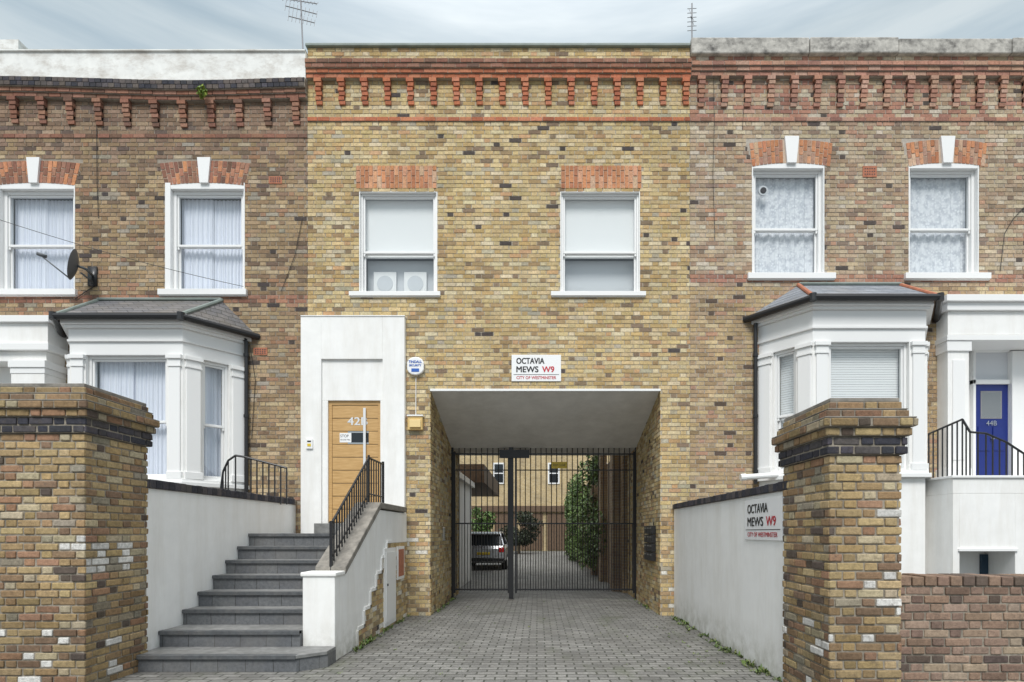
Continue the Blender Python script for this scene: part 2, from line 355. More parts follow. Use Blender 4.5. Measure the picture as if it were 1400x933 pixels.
def arch(mb,fr,uc,w,zb,h,n,pal,keystone=None,rise=0.06,splay=0.12,dep=0.012):
    o,u,nn=fr
    def pt(t,top):
        hw=w/2+(splay if top else 0); x=uc+(-hw+2*hw*t)
        cz=rise*(1-(2*t-1)**2)
        return x,(zb+cz+h) if top else zb+cz
    N_=14; poly=[]
    for i in range(N_+1):
        x,z=pt(i/N_,False); P=o+u*x+nn*0.003; poly.append((P.x,P.y,z))
    for i in range(N_,-1,-1):
        x,z=pt(i/N_,True); P=o+u*x+nn*0.003; poly.append((P.x,P.y,z))
    for i in range(N_):
        mb.prism([poly[i],poly[i+1],poly[2*N_-i],poly[2*N_+1-i]],-nn*0.2,'mortarA')
    for i in range(n):
        t0=(i+.07)/n;t1=(i+.93)/n
        rows=((0,.48),(.53,1)) if i%2 else ((0,.3),(.35,.68),(.73,1))
        if keystone and abs((t0+t1)/2-.5)*w<keystone*0.42: continue
        for r0,r1 in rows:
            vs=[]; c4=[]
            for (t,r) in ((t0,r0),(t1,r0),(t1,r1),(t0,r1)):
                xb,zb_=pt(t,False); xt,zt=pt(t,True); c4.append((xb+(xt-xb)*r,zb_+(zt-zb_)*r))
            d=dep+U(-.002,.002)
            for dd in (d,0):
                for (x,z) in c4:
                    P=o+u*x+nn*dd; vs.append((P.x,P.y,z))
            mb.add(vs,[(0,1,2,3),(0,4,5,1),(1,5,6,2),(2,6,7,3),(3,7,4,0)],'brick',pick(pal))
    if keystone:
        k=keystone; pts=[(uc-k*.32,zb+rise-.02),(uc+k*.32,zb+rise-.02),(uc+k*.5,zb+rise+h+.04),(uc-k*.5,zb+rise+h+.04)]
        vs=[]
        for (x,z) in pts: P=o+u*x+nn*0.05; vs.append((P.x,P.y,z))
        mb.prism(vs,-nn*0.1,'white')

def course(mb,fr,u0,u1,z,h,d,pal,L=0.215,dz=None,k='brick',g=0.009,mort='mortar'):
    x=u0+U(-.1,0)
    while x<u1:
        a=max(x,u0); b=min(x+L,u1); s=dz((a+b)/2) if dz else 0
        if b-a>.02: mb.obox(fr,a+g/2,b-g/2,z+s,z+h-g+s,-.02,d+U(-.003,.003),k,pick(pal))
        if dz and b-a>.02: mb.obox(fr,a-.005,b+.005,z+s-.01,z+h+s,-.02,d-.012,mort)
        x+=L
    if not dz: mb.obox(fr,u0,u1,z-.002,z+h-.002,-.02,d-.01,mort)
def dentils(mb,fr,us,ztop,n,pal,dz=None,w=0.105,pmax=0.105,mort='mortar'):
    for uc in us:
        s=dz(uc) if dz else 0
        for i in range(n):
            z=ztop-(i+1)*0.075+s; d=pmax*(1-0.62*i/(n-1))
            ww=w*(1.0 if i else 1.25)
            du=0.008*((i%2)*2-1)
            mb.obox(fr,uc-ww/2+du,uc+ww/2+du,z,z+.066,-.01,d,'brick',pick(pal))
        mb.obox(fr,uc-w/2+.008,uc+w/2-.008,ztop-n*.075+s+.01,ztop+s,-.01,pmax*.36,mort)

def text(mb,s,fr,u0,z0,w,h,d,k,bold=0.0):
    cu=bpy.data.curves.new('tmp','FONT'); cu.body=s; cu.size=1; cu.resolution_u=4
    ob=bpy.data.objects.new('tmp',cu); scene.collection.objects.link(ob)
    dg=bpy.context.evaluated_depsgraph_get(); me=bpy.data.meshes.new_from_object(ob.evaluated_get(dg))
    vs=[v.co.copy() for v in me.vertices]; fs=[tuple(p.vertices) for p in me.polygons]
    bpy.data.objects.remove(ob); bpy.data.curves.remove(cu); bpy.data.meshes.remove(me)
    x0=min(v.x for v in vs);x1=max(v.x for v in vs);y0=min(v.y for v in vs);y1=max(v.y for v in vs)
    o,u,n=fr
    offs_=((0,0),) if not bold else ((-bold,-bold*.5),(bold,-bold*.5),(-bold,bold*.5),(bold,bold*.5))
    for i,(bx,bz) in enumerate(offs_):
        out=[]
        for v in vs:
            P=o+u*(u0+bx+(v.x-x0)/(x1-x0)*w)+n*(d+i*.0006); out.append((P.x,P.y,P.z+z0+bz+(v.y-y0)/(y1-y0)*h))
        mb.add(out,fs,k)

FR=frame(0,0,1,0)
# ================================================================= ground
mb=MB(); mb.face([(-300,-300,0),(300,-300,0),(300,300,0),(-300,300,0)],'ground'); mb.build('ground')
mb=MB(); mb.face([(-4.45,-5.9,.004),(2.5,-5.9,.004),(2.5,0.3,.004),(-4.45,0.3,.004)],'paver')
mb.face([(-4.45,0.3,.004),(2.5,0.3,.004),(4.5,36,.004),(-6.5,36,.004)],'paver'); mb.build('driveway_paving')
mb=MB(); mb.box(-30,30,-9.6,-5.9,.002,.05,'tread')
mb.build('pavement')

# ================================================================= centre house
house=empty('brick_house')
cx0,cx1=X(421),X(943)
ztopC=Z(66)
ox0,ox1,oz=X(588),X(903),Z(533)
wins=[(X(491),X(598),Z(402),Z(262)),(X(766),X(875),Z(402),Z(262))]
lint=[(X(487),X(597),Z(258),Z(227)),(X(767),X(877),Z(258),Z(227))]
holes=[(ox0,ox1,-1,oz)]+wins
mb=MB(); backing(mb,FR,cx0,cx1,0,ztopC,holes,0.3,'mortar'); mb.build('facade_mortar',house)
mb=MB()
def palC(u,z): 
    if z<1.4 and R()<.08: return (0.70,0.67,0.6)
    if z<1.0 and R()<.3: return pick([(1,(0.36,0.27,0.16)),(1,(0.30,0.23,0.14))])
    return pick(PC,.13)
bricks(mb,FR,cx0,cx1,0,9.0,palC,holes+lint)
bricks(mb,FR,cx0,cx1,9.075,ztopC,palC,[])
course(mb,FR,cx0,cx1,9.0,.075,.03,PRED)
zc=9.74
for i,d in enumerate((.085,.11,.14,.155)): course(mb,FR,cx0,cx1,zc+i*.075,.075,d,PRED if i<2 else PREDD)
us=[X(437)+i*(X(937)-X(437))/16 for i in range(17)]
dentils(mb,FR,us,zc,6,PRED,w=0.105,pmax=.1)
for l in lint:
    mb.obox(FR,l[0],l[1],l[2],l[3],-.1,.002,'mortarA')
    n=19; w=(l[1]-l[0])/n
    for i in range(n):
        rows=((0,.52),(.56,1)) if i%2 else ((0,.22),(.26,.75),(.79,1))
        for a,b in rows: mb.obox(FR,l[0]+i*w+.006,l[0]+(i+1)*w-.006,l[2]+a*(l[3]-l[2]),l[2]+b*(l[3]-l[2])-.004,-.0,.013+U(-.002,.002),'brick',pick(PORG))
mb.build('facade_bricks',house)
mb=MB(); 
mb.box(cx0-.03,cx1,-.06,.33,ztopC,ztopC+.05,'lead'); mb.box(cx0-.03,cx1,-.03,.3,ztopC+.05,ztopC+.075,'stone')
mb.build('parapet_coping',house,bevel=.01)
mb=MB()
mb.box(ox0,ox1,-.02,.06,oz-.03,oz+.012,'white')
for w in wins:
    sill(mb,FR,w[0]-.17,w[1]+(.06 if w is wins[0] else .1),Z(406),Z(400),'white',.06)
    for a,b in ((w[0]-.0,w[0]+.018),(w[1]-.018,w[1])): mb.obox(FR,a,b,w[2],w[3],-.28,.004,'white')
    mb.obox(FR,w[0]+.018,w[1]-.018,w[3]-.018,w[3],-.28,.004,'white')
mb.build('window_trim',house,bevel=.004)
for w,s_ in zip(wins,('blindbox','blind')): sash(FR,w[0]+.018,w[1]-.018,w[2]+.02,w[3]-.018,.05,house,s_,fw=.035,mid=.42)
# passage under the house
gy=2.53; ty=3.75; zg=Z(613,gy)
mb=MB()
mb.face([(ox0,0,oz),(ox1,0,oz),(ox1,gy,zg),(ox0,gy,zg)],'ceil'); mb.face([(ox0,gy,zg),(ox1,gy,zg),(ox1,ty,zg),(ox0,ty,zg)],'ceil')
mb.build('passage_ceiling',house)
FL=(V((ox0,0,0)),V((0,1,0)),V((1,0,0))); FRt=(V((ox1,0,0)),V((0,1,0)),V((-1,0,0)))
mb=MB()
mb.obox(FL,.3,ty,0,oz+.3,-.3,0,'mortar'); mb.obox(FRt,.3,ty,0,oz+.3,-.3,0,'mortar')
mb.box(ox0-.3,ox1+.3,ty,ty+.02,zg,9.9,'plainbrick')
mb.box(cx0+.01,cx1-.01,.31,ty,9.8,9.9,'lead')
mb.box(cx0+.01,ox0-.3,ty-.02,ty,0,9.8,'plainbrick'); mb.box(ox1+.3,cx1-.01,ty-.02,ty,0,9.8,'plainbrick')
mb.build('rear_walls',house)
mb=MB()
def palT(u,z): return pick(PC+[(12,(0.40,0.28,0.15))],.13)
bricks(mb,FL,-.006,ty,0,oz+.0,palT,[]); bricks(mb,FRt,-.006,ty,0,oz,palT,[])
mb.build('passage_bricks',house)

# ================================================================= left house
hl=empty('brick_house')
lx0,lx1=-13.5,cx0-.004
def dzL(u):
    px=735+u*75; return -0.06*math.exp(-((px-285)/150.0)**2)+0.012*math.sin(u*1.1)
wl=[(X(-7),X(103),Z(402),Z(252)),(X(226),X(335),Z(402),Z(252)),(X(-7)-3.15,X(103)-3.15,Z(402),Z(252))]
ztL=9.62
mb=MB(); backing(mb,FR,lx0,lx1,0,ztL,wl,.3,'mortarL'); mb.build('facade_mortar',hl)
mb=MB()
def palL(u,z):
    if 5.72<z<5.86: return pick(PREDD+[(8,(0.38,0.20,0.13))])
    t=(z-7.6)/1.6
    if R()<max(0,min(1,t)): return pick(PLt,.13)
    if z<3.9 and R()<.5: return pick(PRb,.13)
    return pick(PL,.13)
def hole_arch(w): return [(w[0]+.0,w[1]-.0,w[2],w[3]+.03)]+[(w[0]-.10*t/4-.01,w[1]+.10*t/4+.01,w[3]+t*.09,w[3]+t*.09+.09) for t in range(0,5)]
bh=[h for w in wl for h in hole_arch(w)]
bricks(mb,FR,lx0,lx1,0,8.7,palL,bh)
bricks(mb,FR,lx0,lx1,8.775,9.45,lambda u,z:pick(PLt,.13),[])
course(mb,FR,lx0,lx1,8.7,.075,.02,PREDD,mort='mortarL')
for i,d in enumerate((.09,.12)): course(mb,FR,lx0,lx1,9.4+i*.075,.075,d,PREDD,dz=dzL,mort='mortarL')
for i,d in enumerate((.16,.16)): course(mb,FR,lx0,lx1,9.55+i*.08,.08,d,PDK+[(3,(.13,.11,.10))],L=.11,dz=dzL,mort='mortarL')
us=[]; p=22-38.4*8
while X(p)<lx1-.1: us.append(X(p)); p+=38.4
us=[u for u in us if u>lx0+.1]
dentils(mb,FR,us,9.4,6,PREDD,dz=dzL,w=.12,pmax=.1,mort='mortarL')
for w in wl: arch(mb,FR,(w[0]+w[1])/2,w[1]-w[0],w[3]-.03,.40,20,PREDD+PORG[:1]+[(6,(0.42,0.20,0.13))],keystone=.24,rise=.05,splay=.1)
mb.build('facade_bricks',hl)
mb=MB()
n=30
for i in range(n):
    a=lx0+(lx1-lx0)*i/n; b=lx0+(lx1-lx0)*(i+1)/n; zz=9.69
    poly=[(a,-.10,zz+dzL(a)),(b,-.10,zz+dzL(b)),(b,-.10,10.19),(a,-.10,10.19)]
    mb.prism(poly,(0,.38,0),'peel')
mb.build('parapet',hl)
mb=MB(); mb.box(lx0,lx1,-.13,.3,10.19,10.215,'peel'); mb.box(lx0,lx1,-.11,.25,10.217,10.235,'lead'); mb.build('parapet_coping',hl,bevel=.006)
mb=MB()
for w in wl:
    sill(mb,FR,w[0]-.1,w[1]+.05,Z(405),Z(397),'white',.07)
    rw=.10
    mb.obox(FR,w[0],w[0]+rw,w[2]+.09,w[3]+.02,-.26,.012,'white'); mb.obox(FR,w[1]-.02,w[1],w[2]+.09,w[3]+.02,-.26,.012,'white')
    mb.obox(FR,w[0]+rw,w[1]-.02,w[3]-.09,w[3]+.02,-.26,.006,'white')
mb.build('window_trim',hl,bevel=.004)
for w in wl: sash(FR,w[0]+.10,w[1]-.02,w[2]+.05,w[3]-.09,.07,hl,'net',fw=.06,mid=.47)
mb=MB()
mb.box(lx0,lx1-.01,8,8.1,0,9.5,'plainbrick'); mb.box(lx0,lx0+.1,.31,8,0,9.5,'plainbrick'); mb.box(lx1-.1,lx1-.01,.31,8,0,9.5,'plainbrick'); mb.box(lx0,lx1,.31,8.1,9.5,9.55,'lead')
mb.box(-13.4,-12.2,3,4.2,9.55,13.1,'peel')
mb.build('rear_walls',hl)

# ================================================================= right house
hr=empty('brick_house')
rx0,rx1=cx1+.004,12.6
ztR=Z(78)
wr=[(X(1028),X(1127),Z(378),Z(226)),(X(1242),X(1338),Z(378),Z(226)),(X(1242)+2.85,X(1338)+2.85,Z(378),Z(226))]
por=(X(1297),X(1500),-1,Z(470))
mb=MB(); backing(mb,FR,rx0,rx1,0,ztR,wr+[por],.3,'mortarR'); mb.build('facade_mortar',hr)
mb=MB()
def palR(u,z):
    if 6.08<z<6.21: return pick(PREDR)
    if z<6.0: return pick(PRb+[(20,(0.42,0.31,0.20)),(5,(0.42,0.25,0.17))],.13)
    if z>9.1 and R()<.4: return pick(PREDR)
    return pick(PR,.13)
bh=[h for w in wr for h in hole_arch(w)]+[por]
bricks(mb,FR,rx0,rx1,0,9.0,palR,bh)
bricks(mb,FR,rx0,rx1,9.075,ztR,palR,[])
course(mb,FR,rx0,rx1,9.0,.075,.025,PREDR,mort='mortarR')
zc=9.78
for i,d in enumerate((.085,.11,.14)): course(mb,FR,rx0,rx1,zc+i*.075,.075,d,PREDR,mort='mortarR')
us=[]; p=958
while X(p)<rx1-.1: us.append(X(p)); p+=31.6
dentils(mb,FR,us,zc,7,PREDR,w=.11,pmax=.1,mort='mortarR')
for w in wr: arch(mb,FR,(w[0]+w[1])/2+.05,w[1]-w[0]+.1,w[3]-.03,.42,20,PORG+PREDR[:2],keystone=.26,rise=.07,splay=.05)
mb.build('facade_bricks',hr)
mb=MB()
x=rx0
while x<rx1:
    b=min(x+U(1.6,2.4),rx1); mb.box(x+.004,b-.004,-.09+U(-.01,.01),.3,ztR,Z(51,-.09)+U(-.012,.012),'stone'); x=b
mb.build('parapet_coping',hr,bevel=.02)
mb=MB()
for w in wr:
    sill(mb,FR,w[0]-.09,w[1]+.18,Z(383),Z(375),'white',.07)
    mb.obox(FR,w[0],w[0]+.02,w[2]+.04,w[3]+.03,-.26,.008,'white'); mb.obox(FR,w[1]-.02,w[1],w[2]+.04,w[3]+.03,-.26,.008,'white')
    mb.obox(FR,w[0]+.02,w[1]-.02,w[3]-.06,w[3]+.03,-.26,.004,'white')
mb.build('window_trim',hr,bevel=.004)
for w in wr: sash(FR,w[0]+.02,w[1]-.02,w[2]+.04,w[3]-.06,.08,hr,'lace',fw=.05,mid=.45)
mb=MB()
mb.box(rx0+.01,rx1,8,8.1,0,9.5,'plainbrick'); mb.box(rx1-.1,rx1,.31,8,0,9.5,'plainbrick'); mb.box(rx0+.01,rx0+.1,.31,8,0,9.5,'plainbrick'); mb.box(rx0+.01,rx1,.31,8.1,9.5,9.55,'lead')
mb.build('rear_walls',hr)
mb=MB(); c_=V((X(1046),-.0+.10,Z(257))); mb.cyl(c_,c_+V((0,-.02,0)),.09,'steel',20); mb.cyl(c_+V((0,-.02,0)),c_+V((0,-.03,0)),.055,'dark',16); mb.build('window_vent',hr)

# ---- bay windows
def offs(pts,d):
    out=[]
    n=len(pts)
    for i in range(n):
        if i==0: out.append((pts[0][0]-d*1.1,0.0)); continue
        if i==n-1: out.append((pts[-1][0]+d*1.1,0.0)); continue
        a,b,c=V(pts[i-1]),V(pts[i]),V(pts[i+1]); t1=(b-a).normalized(); t2=(c-b).normalized()
        n1=V((t1.y,-t1.x)); n2=V((t2.y,-t2.x)); m=(n1+n2).normalized(); k=d/m.dot(n1); out.append((b.x+m.x*k,b.y+m.y*k))
    return out
def bay(parent,xa,xb,xc,xd,p,zsill,zwt,zcor,zridge,rx0_,rx1_,slate,style):
    pts=[(xa,0),(xb,-p),(xc,-p),(xd,0)]
    mb=MB()
    def ring(d,z0,z1,k='render'):
        q=offs(pts,d) if d else pts
        mb.prism([(x,y+ (0.0 if y<-.01 else 0.05),z0) for x,y in q],(0,0,z1-z0),k)
    ring(0,0,zsill-.12); ring(.09,zsill-.12,zsill-.05,'white'); ring(.05,zsill-.05,zsill,'white')
    ring(0,zwt,zwt+.22,'white'); ring(.035,zwt+.22,zwt+.26,'white'); ring(.015,zwt+.26,zcor-.12,'white'); ring(.07,zcor-.12,zcor-.07,'white'); ring(.12,zcor-.07,zcor,'white')
    for i in range(3):
        a,b=pts[i],pts[i+1]; fr=frame(a[0],a[1],b[0]-a[0],b[1]-a[1]); W=(V(b)-V(a)).length
        pw=.30 if i!=1 else .27
        wi0,wi1=pw,W-pw
        for (u0,u1) in ((0,pw),(W-pw,W)):
            mb.obox(fr,u0+.001,u1,zsill,zwt,-.18,-.001,'render')
            c0,c1=u0+.05,u1-.03
            mb.obox(fr,c0,c1,zsill+.12,zwt-.2,-.05,.03,'white'); mb.obox(fr,c0-.03,c1+.03,zsill,zsill+.12,-.05,.05,'white')
            mb.obox(fr,c0-.02,c1+.02,zwt-.2,zwt-.16,-.05,.045,'white'); mb.obox(fr,c0-.035,c1+.035,zwt-.07,zwt-.001,-.05,.065,'white'); mb.obox(fr,c0-.01,c1+.01,zwt-.16,zwt-.07,-.05,.038,'white')
        sash(fr,wi0,wi1,zsill,zwt-.001,.07,parent,style,fw=.045,name='bay_sash_window')
    mb.build('bay_window',parent,bevel=.006)
    e=offs(pts,.17); rm=MB(); z0=zcor+.05
    E=[V((x,y,z0)) for x,y in e]; Rg=[V((rx0_,.0,zridge)),V((rx1_,.0,zridge))]
    rm.face([E[1],E[2],Rg[1],Rg[0]],slate); rm.face([E[0],E[1],Rg[0]],slate); rm.face([E[2],E[3],Rg[1]],slate)
    rm.face([v-V((0,0,.03)) for v in E][::-1],'timber')
    for a,b in ((E[1],Rg[0]),(E[2],Rg[1])): rm.cyl(a+V((0,0,.01)),b+V((0,0,.01)),.035,'lead' if slate=='slate' else 'terra',8)
    rm.cyl(Rg[0]+V((0,-.02,.02)),Rg[1]+V((0,-.02,.02)),.03,'lead',8)
    rm.build('bay_roof',parent)
    gm=MB(); g=offs(pts,.2)
    G=[(x,y,z0-.03) for x,y in g]; gm.tube(G,.055,'black',10)
    for q in G[1:3]: gm.cyl((q[0],q[1],z0-.09),(q[0],q[1],z0+.03),.06,'black',10)
    gm.build('bay_gutter',parent,smooth=False)
bay(hl,-8.42,-7.87,-5.97,-5.30,.8,2.42,4.50,5.06,5.74,-8.0,-5.75,'slate','net')
bay(hr,3.99,4.63,6.52,7.05,.8,2.56,4.72,5.37,6.02,4.75,6.6,'slateR','slat')

mb=MB(); px=X(338)+.02; mb.cyl((px,-.07,0),(px,-.07,Z(468)),.035,'black',10)
for z in (2.2,3.6,4.7): mb.cyl((px,-.07,z),(px,-.07,z+.05),.048,'black',10)
mb.tube([(px,-.07,Z(468)),(px-.1,-.1,Z(462)),(px-.2,-.15,Z(458))],.035,'black',8)
mb.build('downpipe',hl,smooth=False)
mb=MB(); px=X(1031); mb.cyl((px,-.07,2.4),(px,-.07,5.3),.035,'black',10)
for z in (2.6,3.6,4.7): mb.cyl((px,-.07,z),(px,-.07,z+.05),.048,'black',10)
mb.build('downpipe',hr)
mb=MB(); mb.cyl((X(1003),-.35,Z(653,-.35)),(X(1062),-.35,Z(649,-.35)),.05,'white',12); mb.cyl((X(1003),-.35,Z(653,-.35)),(X(1010),-.35,Z(652.5,-.35)),.062,'white',12)
mb.build('waste_pipe',hr)
def vent(parent,a,b,c,d):
    mb=MB(); mb.obox(FR,X(a),X(b),Z(d),Z(c),-.01,.018,'terra')
    for i in range(1,6):
        t=X(a)+(X(b)-X(a))*i/6
        for j in range(1,4):
            zz=Z(d)+(Z(c)-Z(d))*j/4; mb.obox(FR,t-.01,t+.01,zz-.01,zz+.01,.018,.0195,'dark')
    mb.build('air_brick',parent)
vent(hl,368,386,242,252); vent(hl,347,366,476,486); vent(hr,1179,1198,228,243)

# ---- right portico
mb=MB()
pa=7.16
mb.box(pa,12,-.42,.3,Z(412,-.4),Z(403,-.4),'white'); mb.box(pa+.05,12,-.36,.3,Z(424,-.36),Z(412,-.4),'white'); mb.box(pa+.1,12,-.30,.3,Z(458,-.3),Z(424,-.36),'render'); mb.box(pa+.07,12,-.33,.3,Z(466,-.3),Z(459,-.3),'white')
x0,x1=X(1297,-.3),X(1326,-.3)
mb.box(x0,x1,-.28,.3,2.43,Z(466,-.3),'render'); mb.box(x0-.03,x1+.03,-.31,.0,Z(480,-.3),Z(466,-.3)-.001,'white'); mb.box(x0-.03,x1+.03,-.31,.0,2.43,2.65,'white'); 
mb.box(x0+.08,x1-.08,-.295,-.27,2.8,Z(492,-.3),'white')
mb.box(x1,12,.34,.4,2.43,Z(466,-.3),'render')
mb.box(X(1328,.3),X(1328,.3)+.05,.25,.34,2.43,Z(482,.3),'white'); mb.box(X(1378,.3),X(1378,.3)+.3,.2,.34,2.43,Z(482,.3),'white'); mb.box(X(1328,.3),X(1378,.3),.25,.34,Z(526,.3),Z(520,.3),'white'); mb.box(X(1328,.3),X(1378,.3),.25,.34,Z(482,.3),Z(476,.3),'white')
mb.build('portico',hr,bevel=.006)
mb=MB()
a,b=X(1328,.3)+.05,X(1378,.3)
mb.box(a,b,.30,.335,2.43,Z(526,.3),'bluedoor')
w=b-a
for (zz0,zz1) in ((2.53,2.95),(3.05,3.5)):
    for (u0,u1) in ((a+.07,a+w/2-.03),(a+w/2+.03,b-.07)): mb.box(u0,u1,.285,.30,zz0,zz1,'bluedoor')
mb.box(a+.12,b-.12,.292,.30,3.65,Z(535,.3),'room'); mb.box(a+.14,b-.14,.288,.292,3.67,Z(537,.3),'glass'); mb.box(a,b,.31,.335,Z(520,.3)+.0,Z(482,.3),'blind2')
mb.cyl((a+w/2,.25,3.28),(a+w/2,.3,3.28),.03,'steel',10)
text(mb,'44B',FR,a+w/2-.1,3.52,.2,.09,-.284,'steel')
mb.build('front_door',hr,bevel=.004)
mb=MB()
ly=-1.15
mb.box(X(1303,ly),12,ly,.2,Z(675,ly),2.40,'render')
mb.box(X(1300,ly),12,ly-.03,.2,2.40,2.44,'white')
bx0,bx1=X(1312,ly),X(1388,ly)
mb.box(X(1303,ly),bx0,ly,.0,0,Z(675,ly)-.001,'render'); mb.box(bx1,12,ly,.0,0,Z(675,ly)-.001,'render'); mb.box(bx0,bx1,ly+.0,-.0,Z(752,ly),Z(675,ly)-.001,'render')
mb.box(bx0-.03,bx1+.03,ly-.03,ly+.1,Z(754,ly),Z(750,ly),'white')
mb.box(X(1342,-.6),X(1386,-.6),-.6,-.55,0,Z(758,-.6),'navydoor'); mb.box(bx0,bx1,-.55,-.5,0,Z(752,ly),'render')
mb.build('entrance_landing',hr,bevel=.006)
mb=MB()
def rail(mb,pts,z0f,r=.012,sp=.11,bot=None):
    top=[V(p) for p in pts]; mb.tube(top,r*1.5,'black',8)
    for a,b in zip(top[:-1],top[1:]):
        n=max(1,int((b-a).length/sp))
        for i in range(n+ (1 if b is top[-1] else 0)):
            p=a.lerp(b,i/n); mb.cyl((p.x,p.y,z0f(p)),(p.x,p.y,p.z),r,'black',6)
rp=[(X(1322,ly),ly+.9,2.42+.85),(X(1322,ly),ly+.1,2.42+.95),(X(1330,ly),ly+.06,Z(590,ly)),(X(1352,ly),ly+.06,Z(592,ly)),(X(1380,ly),ly+.06,Z(604,ly)),(X(1420,ly),ly+.06,Z(630,ly))]
rail(mb,rp,lambda p:2.44)
mb.build('entrance_railing',hr)
mb=MB(); mb.obox(FR,X(1274),X(1311),Z(726),Z(706),0,.14,'white'); mb.obox(FR,X(1272),X(1313),Z(707),Z(704),0,.17,'white')
mb.cyl((X(1283),-.06,0),(X(1283),-.06,Z(726)),.02,'white',8); mb.build('meter_box',hr,bevel=.01)

# ---- left portico
mb=MB(); q=-.5; xe=X(66,q)
mb.box(-13,xe,q,.3,Z(440,q),Z(431,q),'white'); mb.box(-13,xe-.06,q+.06,.3,Z(470,q+.06),Z(440,q),'render'); mb.box(-13,xe-.02,q+.02,.3,Z(478,q),Z(470,q+.06)-.001,'white')
mb.box(-13,xe-.12,q+.1,.3,Z(492,q),Z(478,q)-.001,'render')
a,b=X(12,q),X(58,q)
mb.box(a,b,q+.04,.0,2.0,Z(510,q),'render'); mb.box(a-.03,b+.03,q+.01,.0,Z(502,q),Z(492,q)-.001,'white'); mb.box(a-.01,b+.01,q+.03,.0,Z(510,q),Z(502,q)-.001,'white')
mb.box(-13,b,-.3,.0,0,2.0,'render'); mb.box(-13,a,-.05,.0,2.0,Z(492,q),'render')
mb.build('portico',hl,bevel=.006)

# ================================================================= rendered door surround
q=-.12
mb=MB()
sx0,sx1,sz=X(411,q),X(553,q),Z(433,q)
fr=frame(0,q,1,0)
backing(mb,fr,sx0,sx1,0,sz,[(X(439,q),X(523,q),1.5,Z(491,q))],.115,'render')
mb.obox(fr,X(439,q),X(523,q),Z(547,q),Z(491,q),-.115,-.045,'render')
mb.obox(fr,X(439,q),X(447,q),1.5,Z(547,q),-.115,-.045,'render'); mb.obox(fr,X(519,q),X(523,q),1.5,Z(547,q),-.115,-.045,'render')
mb.obox(fr,sx0-.0,sx1+.01,sz,sz+.02,-.115,.012,'white')
mb.build('door_surround',house,bevel=.005)
mb=MB(); 
a,b=X(447,q),X(519,q); zt=Z(547,q); zb=Z(714,q)
mb.obox(fr,a,a+.06,zb,zt,-.115,-.085,'oak'); mb.obox(fr,b-.05,b,zb,zt,-.115,-.085,'oak'); mb.obox(fr,a+.06,b-.05,zt-.07,zt,-.115,-.085,'oak')
nb=9; da,db=a+.065,b-.055; hz=(zt-.075-zb)/nb
for i in range(nb):
    z0=zb+i*hz
    if i==nb-3:
        mb.obox(fr,da,da+.28,z0+.004,z0+hz-.004,-.115,-.095,'oak'); mb.obox(fr,da+.66,db,z0+.004,z0+hz-.004,-.115,-.095,'oak')
        mb.obox(fr,da+.28,da+.66,z0+.03,z0+hz-.03,-.115,-.10,'carglass')
        mb.obox(fr,da+.28,da+.66,z0+.004,z0+.03,-.115,-.094,'steel'); mb.obox(fr,da+.28,da+.66,z0+hz-.03,z0+hz-.004,-.115,-.094,'steel')
    else: mb.obox(fr,da,db,z0+.006,z0+hz-.006,-.115,-.095,'oak')
mb.obox(fr,da,db,zb,zt-.075,-.115,-.108,'dark')
hx=X(497,q)
mb.obox(fr,hx-.022,hx+.022,Z(640,q),Z(557,q),-.075,-.05,'handle'); mb.obox(fr,hx-.01,hx+.01,Z(580,q),Z(577,q),-.1,-.07,'steel'); mb.obox(fr,hx-.01,hx+.01,Z(632,q),Z(629,q),-.1,-.07,'steel')
text(mb,'42B',fr,X(473,q),Z(580,q),.36,.14,-.092,'handle',.004)
mb.obox(fr,X(462,q),X(478,q),Z(604,q),Z(591,q),-.095,-.092,'signwhite')
text(mb,'STOP',fr,X(463,q),Z(597,q),.15,.05,-.090,'ink'); text(mb,'NO JUNK MAIL',fr,X(463,q),Z(602,q),.18,.035,-.090,'ink')
mb.build('front_door',house,bevel=.003,seg=1)
mb=MB(); mb.box(a-.12,b+.06,-.42,q-.001,1.5,Z(716,q),'tread'); mb.build('door_step',house,bevel=.01)
mb=MB(); mb.obox(fr,X(419,q),X(428,q),Z(614,q),Z(601,q),0,.03,'white'); mb.obox(fr,X(421,q),X(426,q),Z(611,q),Z(607,q),.03,.034,'yellow'); mb.obox(fr,X(421,q),X(426,q),Z(605,q),Z(603,q),.03,.034,'ink'); mb.build('doorbell_panel',bevel=.004)

# ================================================================= boundary walls and pillars
def dd(d): return d-D
wx=-4.40
g=empty('garden_wall'); mb=MB(); mb.box(wx-.22,wx,dd(6.3),-.01,0,2.02,'render'); mb.build('rendered_wall',g,bevel=.008)
mb=MB(); y=dd(6.3)
while y<-.12: 
    mb.box(wx-.25,wx+.03,y,min(y+.108,-.02),2.021,2.12+U(-.004,.004),'brickp',pick(PDK)); y+=.113
mb.box(wx-.24,wx+.015,dd(6.3),-.02,2.02,2.11,'mortarL'); mb.build('coping',g,bevel=.008)
wx2=2.48
g=empty('garden_wall'); mb=MB(); mb.box(wx2,wx2+.24,dd(5.6),-.02,0,1.94,'render'); mb.build('rendered_wall',g,bevel=.008)
mb=MB(); y=dd(5.6)
while y<-.12:
    mb.box(wx2-.03,wx2+.27,y,min(y+.108,-.02),1.941,2.03+U(-.004,.004),'brickp',pick(PDK)); y+=.113
mb.box(wx2-.015,wx2+.26,dd(5.6),-.02,1.94,2.02,'mortarL'); mb.build('coping',g,bevel=.008)

